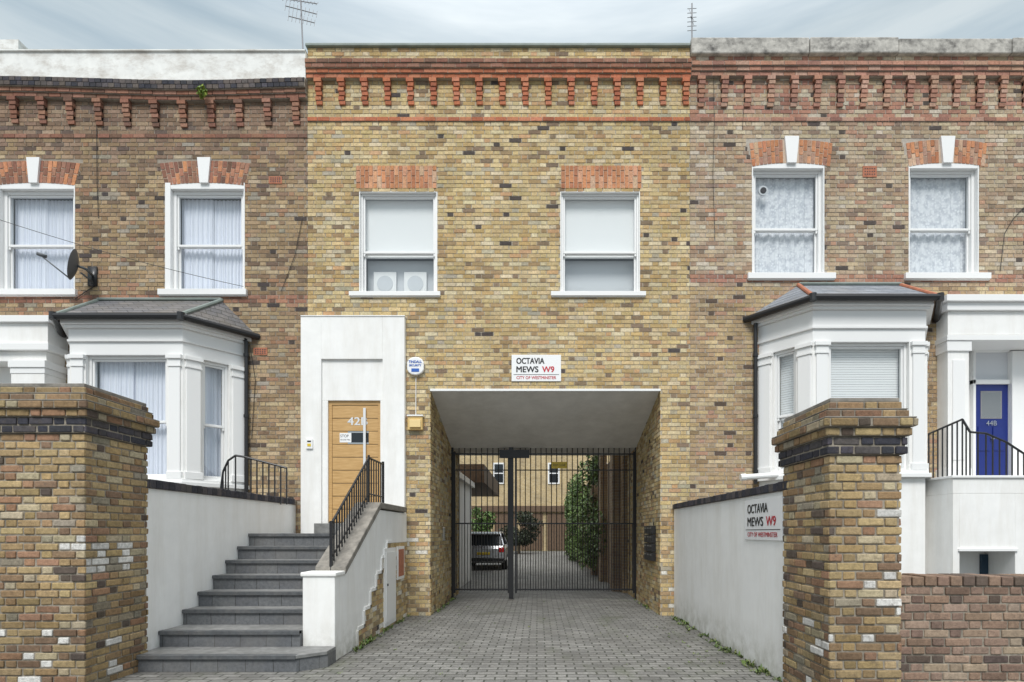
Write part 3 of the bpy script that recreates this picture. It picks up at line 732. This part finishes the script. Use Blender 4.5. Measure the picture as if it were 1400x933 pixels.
def pillar(x0,x1,y0,y1,zb,pal,patch):
    e=empty('brick_gate_pillar'); mb=MB(); core=MB()
    layers=[(0,zb,0,pal),(zb,zb+.15,.03,'dk'),(zb+.15,zb+.225,.055,pal),(zb+.225,zb+.30,.085,pal),(zb+.30,zb+.375,.04,pal),(zb+.375,zb+.45,.0,pal)]
    for (a,b,o_,p) in layers:
        X0,X1,Y0,Y1=x0-o_,x1+o_,y0-o_,y1+o_
        core.box(X0,X1,Y0,Y1,a-.004,b-.006,'mortarP')
        def mk(face):
            def f(u,z):
                if p=='dk': return pick(PDK)
                if patch(face,u,z): k=U(.75,1.05); return (.72*k,.70*k,.66*k)
                t=pick(p,.18)
                if z<.9 or z>zb+.1: k=.78; return (t[0]*k,t[1]*k,t[2]*k)
                return t
            return f
        n0=round((b-a)/.075); b2=a+n0*.075
        e_=.012; kw=dict(dep=.012,jit=.006,joint=.014,k='brickp')
        bricks(mb,(V((X0,Y0,0)),V((1,0,0)),V((0,-1,0))),-e_,X1-X0+e_,a,b2,mk('f'),off=.05,**kw)
        bricks(mb,(V((X0,Y1,0)),V((1,0,0)),V((0,1,0))),-e_,X1-X0+e_,a,b2,mk('b'),**kw)
        bricks(mb,(V((X1,Y0,0)),V((0,1,0)),V((1,0,0))),0,Y1-Y0,a,b2,mk('r'),off=.1,**kw)
        bricks(mb,(V((X0,Y0,0)),V((0,1,0)),V((-1,0,0))),0,Y1-Y0,a,b2,mk('l'),off=.1,**kw)
    core.box(x0,x1,y0,y1,zb+.444,zb+.475,'concrete')
    core.box(x0-.09,x1+.09,y0-.09,y1+.09,zb+.29,zb+.302,'concrete'); core.box(x0-.045,x1+.045,y0-.045,y1+.045,zb+.37,zb+.378,'concrete')
    core.build('core',e,bevel=.006); mb.build('bricks',e,bevel=.008,seg=2)
def patchL(f,u,z): return (f=='r' and ((u-.3)/.4)**2+((z-1.25)/.17)**2<1 and R()<.6) or (f=='f' and u>.45 and 1.38<z<1.5 and R()<.6) or (f in 'fr' and z<.6 and R()<.12)
def patchR(f,u,z): return (f=='f' and .45<z<1.7 and u>.12 and R()<.09) or (f=='f' and .62<z<.78 and R()<.5) or (f=='l' and z<.8 and R()<.08)
pillar(-5.2,-4.35,dd(5.46),dd(6.33),2.475,PP,patchL)
pillar(2.46,3.04,dd(4.78),dd(5.68),2.175,PP,patchR)
g=empty('brick_garden_wall'); mb=MB(); wy=dd(5.0); zt=1.05
fr2=frame(0,wy,1,0)
mb.box(3.06,9.5,wy,wy+.3,0,zt,'mortarP'); mb.build('core',g)
mb=MB(); bricks(mb,fr2,3.06,9.5,0,zt,lambda u,z:pick(PW,.18),dep=.011,jit=.005,k='brickp')
x=3.06
while x<9.5: mb.box(x,x+.10,wy-.02,wy+.31,zt+.002,zt+.085+U(-.006,.006),'brickp',pick(PW)); x+=.112
mb.build('bricks',g,bevel=.007,seg=2)
g=empty('brick_garden_wall'); mb=MB(); mb.box(-9.5,-5.2,dd(5.9),dd(6.2),0,1.3,'mewsbrick'); mb.build('wall',g)

# ================================================================= steps
st=empty('entrance_steps'); mb=MB(); tr=MB()
sxa,sxb=-4.395,-2.765
rise=.1875; ds=[6.18,6.62,7.06,7.38,7.71,8.03,8.35,8.67]
for i,d0 in enumerate(ds):
    z=rise*(i+1); y0=dd(d0); y1=-.13 if i==7 else dd(ds[i+1])+.05
    if i==0:
        P=[(sxa,y0),(-2.62,y0),(-2.36,y0+.22),(-2.36,dd(6.66)),(sxb,dd(6.66)),(sxb,y1),(sxa,y1)]
        mb.prism([(x,y,.0) for x,y in P],(0,0,z-.04),'step'); tr.prism([(x,y-(.02 if y<dd(6.5) else 0),z-.04) for x,y in P],(0,0,.04),'tread')
        tr.box(sxa,-2.62,y0-.03,y0+.05,z-.045,z+.003,'nosing')
    else:
        mb.box(sxa,sxb,y0,y1,0,z-.04,'step'); tr.box(sxa,sxb,y0-.02,y1,z-.04,z,'tread'); tr.box(sxa,sxb,y0-.03,y0+.05,z-.045,z+.003,'nosing')
mb.build('risers',st); tr.build('treads',st,bevel=.006)
px0,px1=-2.76,-2.38
mb=MB()
prof=[(dd(6.68),0),(dd(6.68),1.0),(dd(7.02),1.0),(dd(8.56),1.86),(-.02,1.86),(-.02,0)]
mb.prism([(px0,y,z) for y,z in prof],(px1-px0,0,0),'render'); mb.build('parapet_wall',st,bevel=.01)
mb=MB(); 
cp=[(dd(6.98),1.001),(dd(8.56),1.88),(-.13,1.88),(-.13,1.97),(dd(8.53),1.97),(dd(6.98),1.10)]
mb.prism([(px0+.03,y,z) for y,z in cp],(px1-px0,0,0),'concrete')
mb.box(px0-.02,px1+.02,dd(6.66),dd(6.985),1.001,1.05,'render')
mb.build('parapet_coping',st,bevel=.012)
FS=(V((px1,0,0)),V((0,1,0)),V((1,0,0)))
mb=MB()
mh=[(dd(8.75),dd(9.45),.05,1.27),(dd(9.55),dd(10.02),.72,1.28)]
for k in range(6):
    a=dd(7.5+.29*k); z0=.0+.225*k
    mb.obox(FS,a,-.02,z0,z0+.225,0,.004,'mortar'); bricks(mb,FS,a,-.02,z0,z0+.225,palC,mh,base=.004)
    mb.obox(FS,a-.05,a,z0,z0+.225,0,.022,'render'); mb.obox(FS,a,a+.29,z0+.225,z0+.27,0,.022,'render')
mb.build('brick_panel',st)
mb=MB()
h=mh[0]; mb.obox(FS,h[0],h[1],h[2],h[3],0,.03,'white'); mb.obox(FS,h[0]+.06,h[1]-.06,h[2]+.06,h[3]-.06,.03,.04,'white'); mb.cyl((px1+.04,h[0]+.12,.7),(px1+.055,h[0]+.12,.7),.02,'black',8)
h=mh[1]; mb.obox(FS,h[0],h[1],h[2],h[3],0,.035,'white'); mb.obox(FS,h[0]+.05,h[1]-.05,h[2]+.05,h[3]-.05,.035,.04,'terra')
mb.build('meter_cupboards',bevel=.004)
hd=empty('step_handrail'); mb=MB(); hx_=px0+.22
def zc_(p):
    y=p.y
    return 1.06 if y<dd(6.98) else (1.10+(1.97-1.10)*(y-dd(6.98))/(dd(8.53)-dd(6.98)) if y<dd(8.53) else 1.97)
rail(mb,[(hx_,dd(7.0),1.62),(hx_,dd(8.56),2.64),(hx_,dd(9.35),2.64)],zc_,r=.011,sp=.115)
mb.tube([(hx_,dd(7.0),1.2),(hx_,dd(8.56),2.10),(hx_,dd(9.35),2.10)],.012,'black',6)
mb.cyl((hx_,dd(7.0),1.05),(hx_,dd(7.0),1.66),.022,'black',8); mb.cyl((hx_,dd(9.35),1.9),(hx_,dd(9.35),2.68),.022,'black',8); mb.cyl((hx_,dd(8.56),1.9),(hx_,dd(8.56),2.68),.018,'black',8)
mb.build('railing',hd)
lr=empty('lightwell_railing'); mb=MB(); yy=-.75
pts=[(X(302,yy),yy,Z(668,yy)),(X(305,yy),yy,Z(645,yy)),(X(312,yy),yy,Z(630,yy)),(X(322,yy),yy,Z(623,yy)),(X(335,yy),yy,Z(625,yy)),(X(396,yy)-.05,yy,Z(640,yy))]
rail(mb,pts,lambda p:Z(690,yy),r=.012,sp=.1)
mb.build('railing',lr)

# ================================================================= gate
gt=empty('metal_gate'); mb=MB()
def gX(px): return X(px,gy)
def gZ(py): return Z(py,gy)
for (a,b,sp) in ((620,697,.118),(704,868,.118)):
    xa,xb=gX(a),gX(b)
    for py,t in ((621,.03),(643,.022),(716,.03),(806,.035)):
        mb.box(xa,xb,gy-.02,gy+.02,gZ(py)-t/2,gZ(py)+t/2,'black')
    mb.box(xa,xa+.045,gy-.025,gy+.025,gZ(811),gZ(618),'black'); mb.box(xb-.045,xb,gy-.025,gy+.025,gZ(811),gZ(618),'black')
    n=int((xb-xa)/sp)
    for i in range(1,n):
        x=xa+(xb-xa)*i/n; mb.cyl((x,gy,gZ(808)),(x,gy,gZ(614)),.0115,'black',6); mb.cyl((x,gy,gZ(614)),(x,gy,gZ(611)),.016,'black',6,r2=.001)
    for i in range(n):
        x=xa+(xb-xa)*(i+.5)/n; mb.cyl((x,gy,gZ(808)),(x,gy,gZ(716)),.008,'black',6)
mb.box(gX(696),gX(696)+.1,gy-.05,gy+.05,0.02,gZ(612),'black'); mb.box(gX(683),gX(724),gy-.09,gy-.03,gZ(627),gZ(616),'black')
mb.box(gX(617),gX(620),gy-.04,gy+.04,0,gZ(612),'black'); mb.box(gX(868),gX(871),gy-.04,gy+.04,0,gZ(612),'black')
mb.build('gate_leaves',gt)
mb=MB(); mb.box(gX(754),gX(775),gy-.035,gy-.03,gZ(641),gZ(632),'yellow'); text(mb,'KEEP CLEAR',(V((0,gy,0)),V((1,0,0)),V((0,-1,0))),gX(756),gZ(638),.28,.05,.037,'ink'); mb.build('warning_sign',gt)

mb=MB(); 
for i in range(3):
    for j in range(4):
        y0=.35+i*.26; z0=.98+j*.17
        mb.box(ox1-.09,ox1-.012,y0,y0+.24,z0,z0+.155,'black'); mb.box(ox1-.094,ox1-.09,y0+.04,y0+.2,z0+.1,z0+.12,'steel')
mb.build('letterboxes',bevel=.004)
mb=MB(); mb.box(ox0+.012,ox0+.05,1.3,1.42,1.35,1.62,'steel')
for i in range(4): mb.box(ox0+.05,ox0+.056,1.33,1.39,1.39+i*.04,1.41+i*.04,'ink')
mb.build('intercom_panel',bevel=.004)

def street_sign(fr,u0,z0,w,h,base):
    e=empty('street_name_sign'); mb=MB(); mb.obox(fr,u0,u0+w,z0,z0+h,base,base+.015,'signwhite'); mb.build('plate',e,bevel=.004)
    mb=MB(); d=base+.018
    text(mb,'OCTAVIA',fr,u0+w*.10,z0+h*.66,w*.56,h*.22,d,'ink',.0035); text(mb,'MEWS',fr,u0+w*.10,z0+h*.34,w*.44,h*.22,d,'ink',.0035); text(mb,'W9',fr,u0+w*.62,z0+h*.34,w*.24,h*.22,d,'red',.0035)
    mb.obox(fr,u0+w*.04,u0+w*.96,z0+h*.245,z0+h*.26,d-.003,d,'ink'); text(mb,'CITY OF WESTMINSTER',fr,u0+w*.10,z0+h*.08,w*.8,h*.11,d,'red',.001)
    mb.build('lettering',e)
street_sign(FR,X(699.5),Z(522),X(767)-X(699.5),Z(486)-Z(522),.012)
FW=(V((wx2,0,0)),V((0,-1,0)),V((-1,0,0)))
d0=wx2*F/(1020-735); d1=wx2*F/(1071.5-735)
street_sign(FW,-(d0-D)+.0,1.52-(738-728)*d0/F,(d0-d1),.46,.002)

e=empty('burglar_alarm_box'); mb=MB(); cx,cz=X(569),Z(502)
P=[]
for i in range(16):
    t=2*math.pi*i/16; r=.165; P.append((cx+r*max(-.92,min(.92,math.cos(t)*1.05)),-.008,cz+r*math.sin(t)))
mb.prism(P,(0,-.07,0),'signwhite'); mb.build('casing',e,bevel=.015)
mb=MB(); text(mb,'TINDALL',frame(0,-.08,1,0),cx-.12,cz+.05,.24,.045,.002,'blue',.002); text(mb,'SECURITY',frame(0,-.08,1,0),cx-.11,cz-.01,.22,.035,.002,'blue',.002); mb.box(cx-.07,cx+.07,-.083,-.08,cz-.11,cz-.05,'blue'); mb.build('label',e)
e=empty('wall_lamp'); mb=MB(); mb.box(X(559),X(579),-.10,-.008,Z(589),Z(571),'beige'); mb.box(X(562),X(577),-.135,-.10,Z(586),Z(576),'amber'); mb.box(X(558),X(580),-.12,-.008,Z(571),Z(569),'white'); mb.cyl((X(569),-.03,Z(569)),(X(569),-.02,Z(517)),.008,'white',6); mb.build('lamp_body',e,bevel=.01)

# ================================================================= aerials, dish, cables
def aerial(x,y,zb,zt,head,tilt,ang):
    e=empty('tv_aerial'); mb=MB(); mb.cyl((x,y,zb),(x+tilt,y,zt),.015,'aerial',8)
    for (hz,L,n,el) in head:
        c=V((x+tilt*(hz-zb)/(zt-zb),y,hz)); dr=V((math.cos(ang),math.sin(ang),-.14 if el=='h' else -.02)).normalized()
        pr=V((-dr.y,dr.x,0)).normalized()
        pr=(pr*.35+V((0,0,1))).normalized() if el=='h' else (pr*.6+V((.1,0,.8))).normalized()
        mb.cyl(c-dr*L/2,c+dr*L/2,.009,'aerial',6)
        for i in range(n):
            p=c+dr*L*(i/(n-1)-.5); l=.09+.05*(n-i)/n; mb.cyl(p-pr*l,p+pr*l,.005,'aerial',5)
    mb.build('antenna',e)
    return e
aerial(X(418,1),1.0,9.8,Z(-2,1),[(Z(2,1),.62,10,'v'),(Z(14,1),.6,9,'h'),(Z(27,1),.5,8,'h')],-.1,.15)
e=aerial(X(946,1),1.0,9.8,Z(5,1),[(Z(25,1),.12,2,'h')],.0,1.2)
mb=MB()
for i in range(6): 
    z=Z(12+i*6,1); mb.cyl((X(939,1),.95,z-.05),(X(953,1),1.05,z+.05),.006,'aerial',5)
mb.build('elements',e)
sd=empty('satellite_dish'); mb=MB(); c=V((X(106,-.40),-.40,Z(364,-.40))); ax=V((-.84,-.44,.2)).normalized()
e1=ax.cross(V((0,0,1))).normalized(); e2=e1.cross(ax)
rings=[];NS=24
for j in range(6):
    r=.25*j/5; dep=.07*(r/.25)**2
    rings.append([c+ax*dep+e1*r*math.cos(2*math.pi*i/NS)+e2*r*1.08*math.sin(2*math.pi*i/NS) for i in range(NS)])
vs=[p for r in rings for p in r]; fs=[]
for j in range(5):
    for i in range(NS): fs.append((j*NS+i,j*NS+(i+1)%NS,(j+1)*NS+(i+1)%NS,(j+1)*NS+i))
mb.add(vs,fs,'dish'); 
lnb=c+ax*.48+V((0,0,-.02)); mb.tube([c-e2*.25+ax*.07,lnb-V((0,0,.03))],.012,'dish',6); mb.cyl(lnb-ax*.05,lnb+ax*.08,.03,'dish',10)
mb.tube([c,c-ax*.12,(X(128),-.02,Z(378),)],.022,'dish',8); mb.box(X(122),X(134),-.04,-.005,Z(392),Z(366),'black'); mb.tube([c-ax*.05+V((0,0,-.1)),(X(130),-.03,Z(388))],.015,'dish',6)
mb.build('dish',sd,smooth=True)
cb=empty('telephone_cable'); mb=MB()
def sag(a,b,s,n=14): 
    a=V(a);b=V(b); return [a.lerp(b,i/n)-V((0,0,s*4*(i/n)*(1-i/n))) for i in range(n+1)]
mb.tube(sag((X(-160,-1.2),-1.2,Z(245,-1.2)),(X(334),-.03,Z(393)),.12),.005,'black',5)
mb.build('span',cb)
def run(pts,y=-.025,r=.005,k='black'): mb.tube([(X(a),y,Z(b)) for a,b in pts],r,k,5)
mb=MB()
run([(133,105),(134,250),(136,300)]); run([(414,300),(404,350),(392,382),(385,400)]); run([(131,392),(118,400),(104,410)],r=.007)
run([(74,430),(73,480),(72,560)],r=.007); run([(342,470),(350,520),(345,600)])
mb.build('facade_cables',hl)
mb=MB(); run([(975,95),(976,170),(974,240),(977,330)],r=.004); run([(1018,90),(1017,140),(1014,180)],r=.004); run([(1400,283),(1384,300),(1372,320),(1366,372)])
mb.build('facade_cables',hr)

# ================================================================= beyond the gate
e=empty('mews_garage'); mb=MB()
mb.box(-4.1,-2.12,dd(14.2),dd(18.2),0,2.95,'render'); mb.box(-4.2,-2.02,dd(14.15),dd(18.3),2.95,3.1,'white')
mb.build('walls',e)
e=empty('timber_canopy'); mb=MB(); mb.box(-6,-1.75,dd(18.6),dd(26),3.15,3.75,'timber'); 
for y in (18.8,22,25.6): mb.box(-3.4,-3.28,dd(y),dd(y)+.12,0,3.15,'timber')
mb.build('canopy',e)
e=empty('mews_wall'); mb=MB(); mb.box(2.12,2.45,dd(14.2),dd(38),0,3.6,'mewsbrick')
for y in (14.6,17.4,20.2): mb.box(1.92,2.12,dd(y),dd(y)+.5,0,3.9,'mewsbrick')
mb.build('wall',e)
e=empty('mews_wall'); mb=MB(); mb.box(-6.4,-6.1,dd(18.5),dd(40),0,4.2,'render'); mb.build('wall',e)
fh=empty('brick_house'); fy=dd(46)
def fX(px): return (px-735)*46/F
def fZ(py): return EY+(728-py)*46/F
mb=MB(); mb.box(-14,14,fy,fy+8,0,9.5,'farbrick'); mb.box(-14.2,14.2,fy-.3,fy+8.2,9.5,9.8,'slate'); mb.build('walls',fh)
mb=MB()
for (a,b,c,d) in ((674,690,633,662),(749,765,633,662),(815,830,633,662),(600,616,633,662)):
    mb.box(fX(a),fX(b),fy-.06,fy+.05,fZ(d),fZ(c),'white'); mb.box(fX(a)+.12,fX(b)-.12,fy-.08,fy-.06,fZ(d)+.12,fZ(c)-.12,'carglass'); mb.box(fX(a)+.1,fX(b)-.1,fy-.09,fy-.05,(fZ(c)+fZ(d))/2-.04,(fZ(c)+fZ(d))/2+.04,'white')
mb.box(-9,9,fy-.25,fy,fZ(700),fZ(692),'timber')
for a in (640,676,712,748,784): mb.box(fX(a),fX(a+30),fy-.08,fy-.02,.1,fZ(702),'timber')
mb.build('windows_and_doors',fh)
def leafcloud(mb,cs,n,size,cols):
    for _ in range(n):
        c,r=random.choice(cs)
        while True:
            p=V((U(-1,1),U(-1,1),U(-1,1)))
            if p.length<=1: break
        p=V((c[0]+p.x*r[0],c[1]+p.y*r[1],c[2]+p.z*r[2])); a=V((U(-1,1),U(-1,1),U(-1,1))).normalized(); b=a.cross(V((U(-1,1),U(-1,1),U(-1,1)))).normalized()
        s=size*U(.6,1.3); col=random.choice(cols); k=U(.7,1.3)
        mb.face([p-a*s,p-b*s*.5,p+a*s,p+b*s*.5],'leaf',(col[0]*k,col[1]*k,col[2]*k))
iv=empty('ivy'); mb=MB()
cs=[]
for i in range(90):
    y=dd(U(17.5,37)); z=U(.2,4.1); cs.append(((2.0-U(0,.18),y,z),(.22,.7,.45)))
leafcloud(mb,cs,10000,.075,[(.07,.12,.03),(.10,.17,.04),(.045,.08,.02),(.14,.20,.06)]); mb.build('ivy_leaves',iv)
def tree(x,y,h,w,cols,n):
    e=empty('shrub_tree'); mb=MB(); mb.cyl((x,y,0),(x+.05,y,h*.5),.09,'bark',8,r2=.05)
    cs=[]
    for i in range(12):
        a=U(0,6.28); r=U(.2,.75)*w/2; c=(x+math.cos(a)*r,y+math.sin(a)*r,h*U(.3,.85)); cs.append((c,(w*.2,w*.2,h*.14))); mb.cyl((x+.03,y,h*.3),c,.03,'bark',6,r2=.01)
    mb.build('trunk',e); mb=MB(); leafcloud(mb,cs,n,.1,cols); mb.build('crown',e)
tree((709-735)*40/F,dd(40),3.1,3.4,[(.018,.03,.014),(.03,.045,.018),(.045,.05,.03)],3500)
tree(-3.3,dd(33),3.6,1.8,[(.07,.13,.03),(.10,.17,.04)],2000)
wd=empty('weeds'); mb=MB()
for _ in range(260):
    t=R()
    if t<.45: x=wx2-U(.01,.2)*R(); y=U(-4.6,-.2)
    elif t<.65: x=px1+U(.02,.09); y=U(-3.2,-.1)
    elif t<.8: x=ox1-U(.02,.08) if R()<.5 else ox0+U(.02,.1); y=U(0,2.5)
    elif t<.9: x=wx2-U(.1,.6); y=U(-4.2,-1.2)
    else: x=U(-2.3,2.3); y=U(-4.5,2)
    s=U(.01,.035) if t<.8 else U(.005,.015)
    for k in range(random.randint(6,14)):
        a=U(0,6.28); l=s*U(.6,1.6); p=V((x+U(-.02,.02),y+U(-.04,.04),.005)); q=p+V((math.cos(a)*l,math.sin(a)*l,l*U(.6,1.6))); w_=V((-math.sin(a),math.cos(a),0))*l*.3; m_=p.lerp(q,.6)
        c=random.choice([(.08,.14,.03),(.12,.18,.04),(.16,.18,.06)]); mb.face([p,m_-w_,q,m_+w_],'leaf',c)
mb.build('weed_tufts',wd)
pl=empty('parapet_plant'); mb=MB(); leafcloud(mb,[((X(286),-.22,Z(127,-.2)),(.09,.06,.11))],120,.035,[(.24,.30,.04),(.15,.24,.04)]); mb.build('leaves',pl)

# ================================================================= car
car=empty('parked_car'); 
def ring(y,hw,z0,z1,c=.12):
    pts=[(-hw+c,z0),(hw-c,z0),(hw,z0+c),(hw,z1-c),(hw-c*.8,z1),(-hw+c*.8,z1),(-hw,z1-c),(-hw,z0+c)]
    return [(x,y,z) for x,z in pts]
def loft(mb,rs,k,ox,oy):
    n=len(rs[0]); vs=[(p[0]+ox,p[1]+oy,p[2]) for r in rs for p in r]; fs=[tuple(range(n))[::-1],tuple(range(n*(len(rs)-1),n*len(rs)))]
    for j in range(len(rs)-1):
        for i in range(n): fs.append((j*n+i,j*n+(i+1)%n,(j+1)*n+(i+1)%n,(j+1)*n+i))
    mb.add(vs,fs,k)
cxx,cyy=-2.15,dd(22.6)
mb=MB(); loft(mb,[ring(0,.80,.42,.86),ring(.07,.86,.32,.98),ring(.6,.9,.26,1.02),ring(2.9,.9,.26,1.0),ring(3.9,.87,.3,.9),ring(4.25,.72,.4,.7)],'carpaint',cxx,cyy)
loft(mb,[ring(.3,.64,1.42,1.47,.03),ring(.6,.66,1.44,1.53,.04),ring(2.1,.66,1.44,1.55,.04),ring(2.5,.62,1.42,1.48,.03)],'carpaint',cxx,cyy)
for sx in (-1,1):
    mb.cyl((cxx+sx*.78,cyy+.12,1.0),(cxx+sx*.64,cyy+.42,1.45),.035,'carpaint',6); mb.cyl((cxx+sx*.8,cyy+3.1,.98),(cxx+sx*.62,cyy+2.45,1.45),.035,'carpaint',6); mb.cyl((cxx+sx*.8,cyy+1.5,1.0),(cxx+sx*.66,cyy+1.45,1.47),.035,'black',6)
    mb.box(cxx+sx*.98-.09,cxx+sx*.98+.09,cyy+2.75,cyy+2.85,.98,1.12,'carpaint')
mb.build('bodywork',car,smooth=False,bevel=.03)
mb=MB(); loft(mb,[ring(.14,.76,.96,1.02,.04),ring(.4,.66,.96,1.45,.06),ring(2.4,.66,.96,1.48,.06),ring(3.15,.76,.96,1.0,.02)],'carglass',cxx,cyy); mb.build('windows',car)
mb=MB()
for sx in (-1,1):
    for wy_ in (.75,3.35):
        mb.cyl((cxx+sx*.70,cyy+wy_,.32),(cxx+sx*.91,cyy+wy_,.32),.32,'tyre',20); mb.cyl((cxx+sx*.9,cyy+wy_,.32),(cxx+sx*.92,cyy+wy_,.32),.2,'steel',16)
mb.build('wheels',car)
mb=MB()
for sx in (-1,1): mb.box(cxx+sx*.7-.12,cxx+sx*.7+.12,cyy-.01,cyy+.1,.72,.92,'taillight')
mb.box(cxx-.26,cxx+.26,cyy-.02,cyy+.02,.62,.73,'yellow'); mb.box(cxx-.8,cxx+.8,cyy-.04,cyy+.1,.36,.5,'black'); mb.build('lights_and_plate',car,bevel=.02)

# ================================================================= camera, light, world
cam=bpy.data.cameras.new('camera'); co=bpy.data.objects.new('camera',cam); scene.collection.objects.link(co)
co.location=(0,-D,EY); co.rotation_euler=(math.radians(90),0,0); cam.sensor_width=36; cam.lens=F*36/1400; cam.shift_x=-35/1400; cam.shift_y=261.5/1400; cam.clip_end=1000; cam.clip_start=.1
scene.camera=co
el=math.radians(50); az=math.atan2(-.12,-1)
sun=bpy.data.lights.new('sun','SUN'); sun.energy=2.6; sun.angle=math.radians(20); sun.color=(1,.98,.95)
so=bpy.data.objects.new('sun',sun); scene.collection.objects.link(so)
dv=V((math.sin(az)*math.cos(el),math.cos(az)*math.cos(el),math.sin(el))); so.rotation_euler=(-dv).to_track_quat('-Z','Y').to_euler(); so.location=(0,-20,30)
w=bpy.data.worlds.new('World'); scene.world=w; w.use_nodes=True; nt=w.node_tree; bg=nt.nodes['Background']
sk=N(nt,'ShaderNodeTexSky',sky_type='NISHITA'); sk.sun_disc=False; sk.sun_elevation=el; sk.sun_rotation=az
tc=N(nt,'ShaderNodeTexCoord'); sp=N(nt,'ShaderNodeSeparateXYZ'); nt.links.new(tc.outputs['Generated'],sp.inputs[0])
mp=N(nt,'ShaderNodeMapping'); mp.inputs['Scale'].default_value=(0.9,0.9,8); nt.links.new(tc.outputs['Generated'],mp.inputs[0])
nz=noise(nt,2.4,5,mp.outputs[0],0.55)
cf=maprange(nt,nz,0.3,0.62,0.75,1.0)
zf=maprange(nt,sp.outputs[2],0.62,1,0,1)
cl=mixc(nt,maprange(nt,nz,.36,.64,0,1),(5.3,6.5,7.2),(6.6,7.4,7.8))
cc=mixc(nt,zf,cl,(27,27.5,28))
c=mixc(nt,cf,sk.outputs[0],cc)
nt.links.new(c,bg.inputs[0]); bg.inputs[1].default_value=0.1
scene.view_settings.view_transform='Standard'; scene.view_settings.look='None'; scene.view_settings.exposure=0
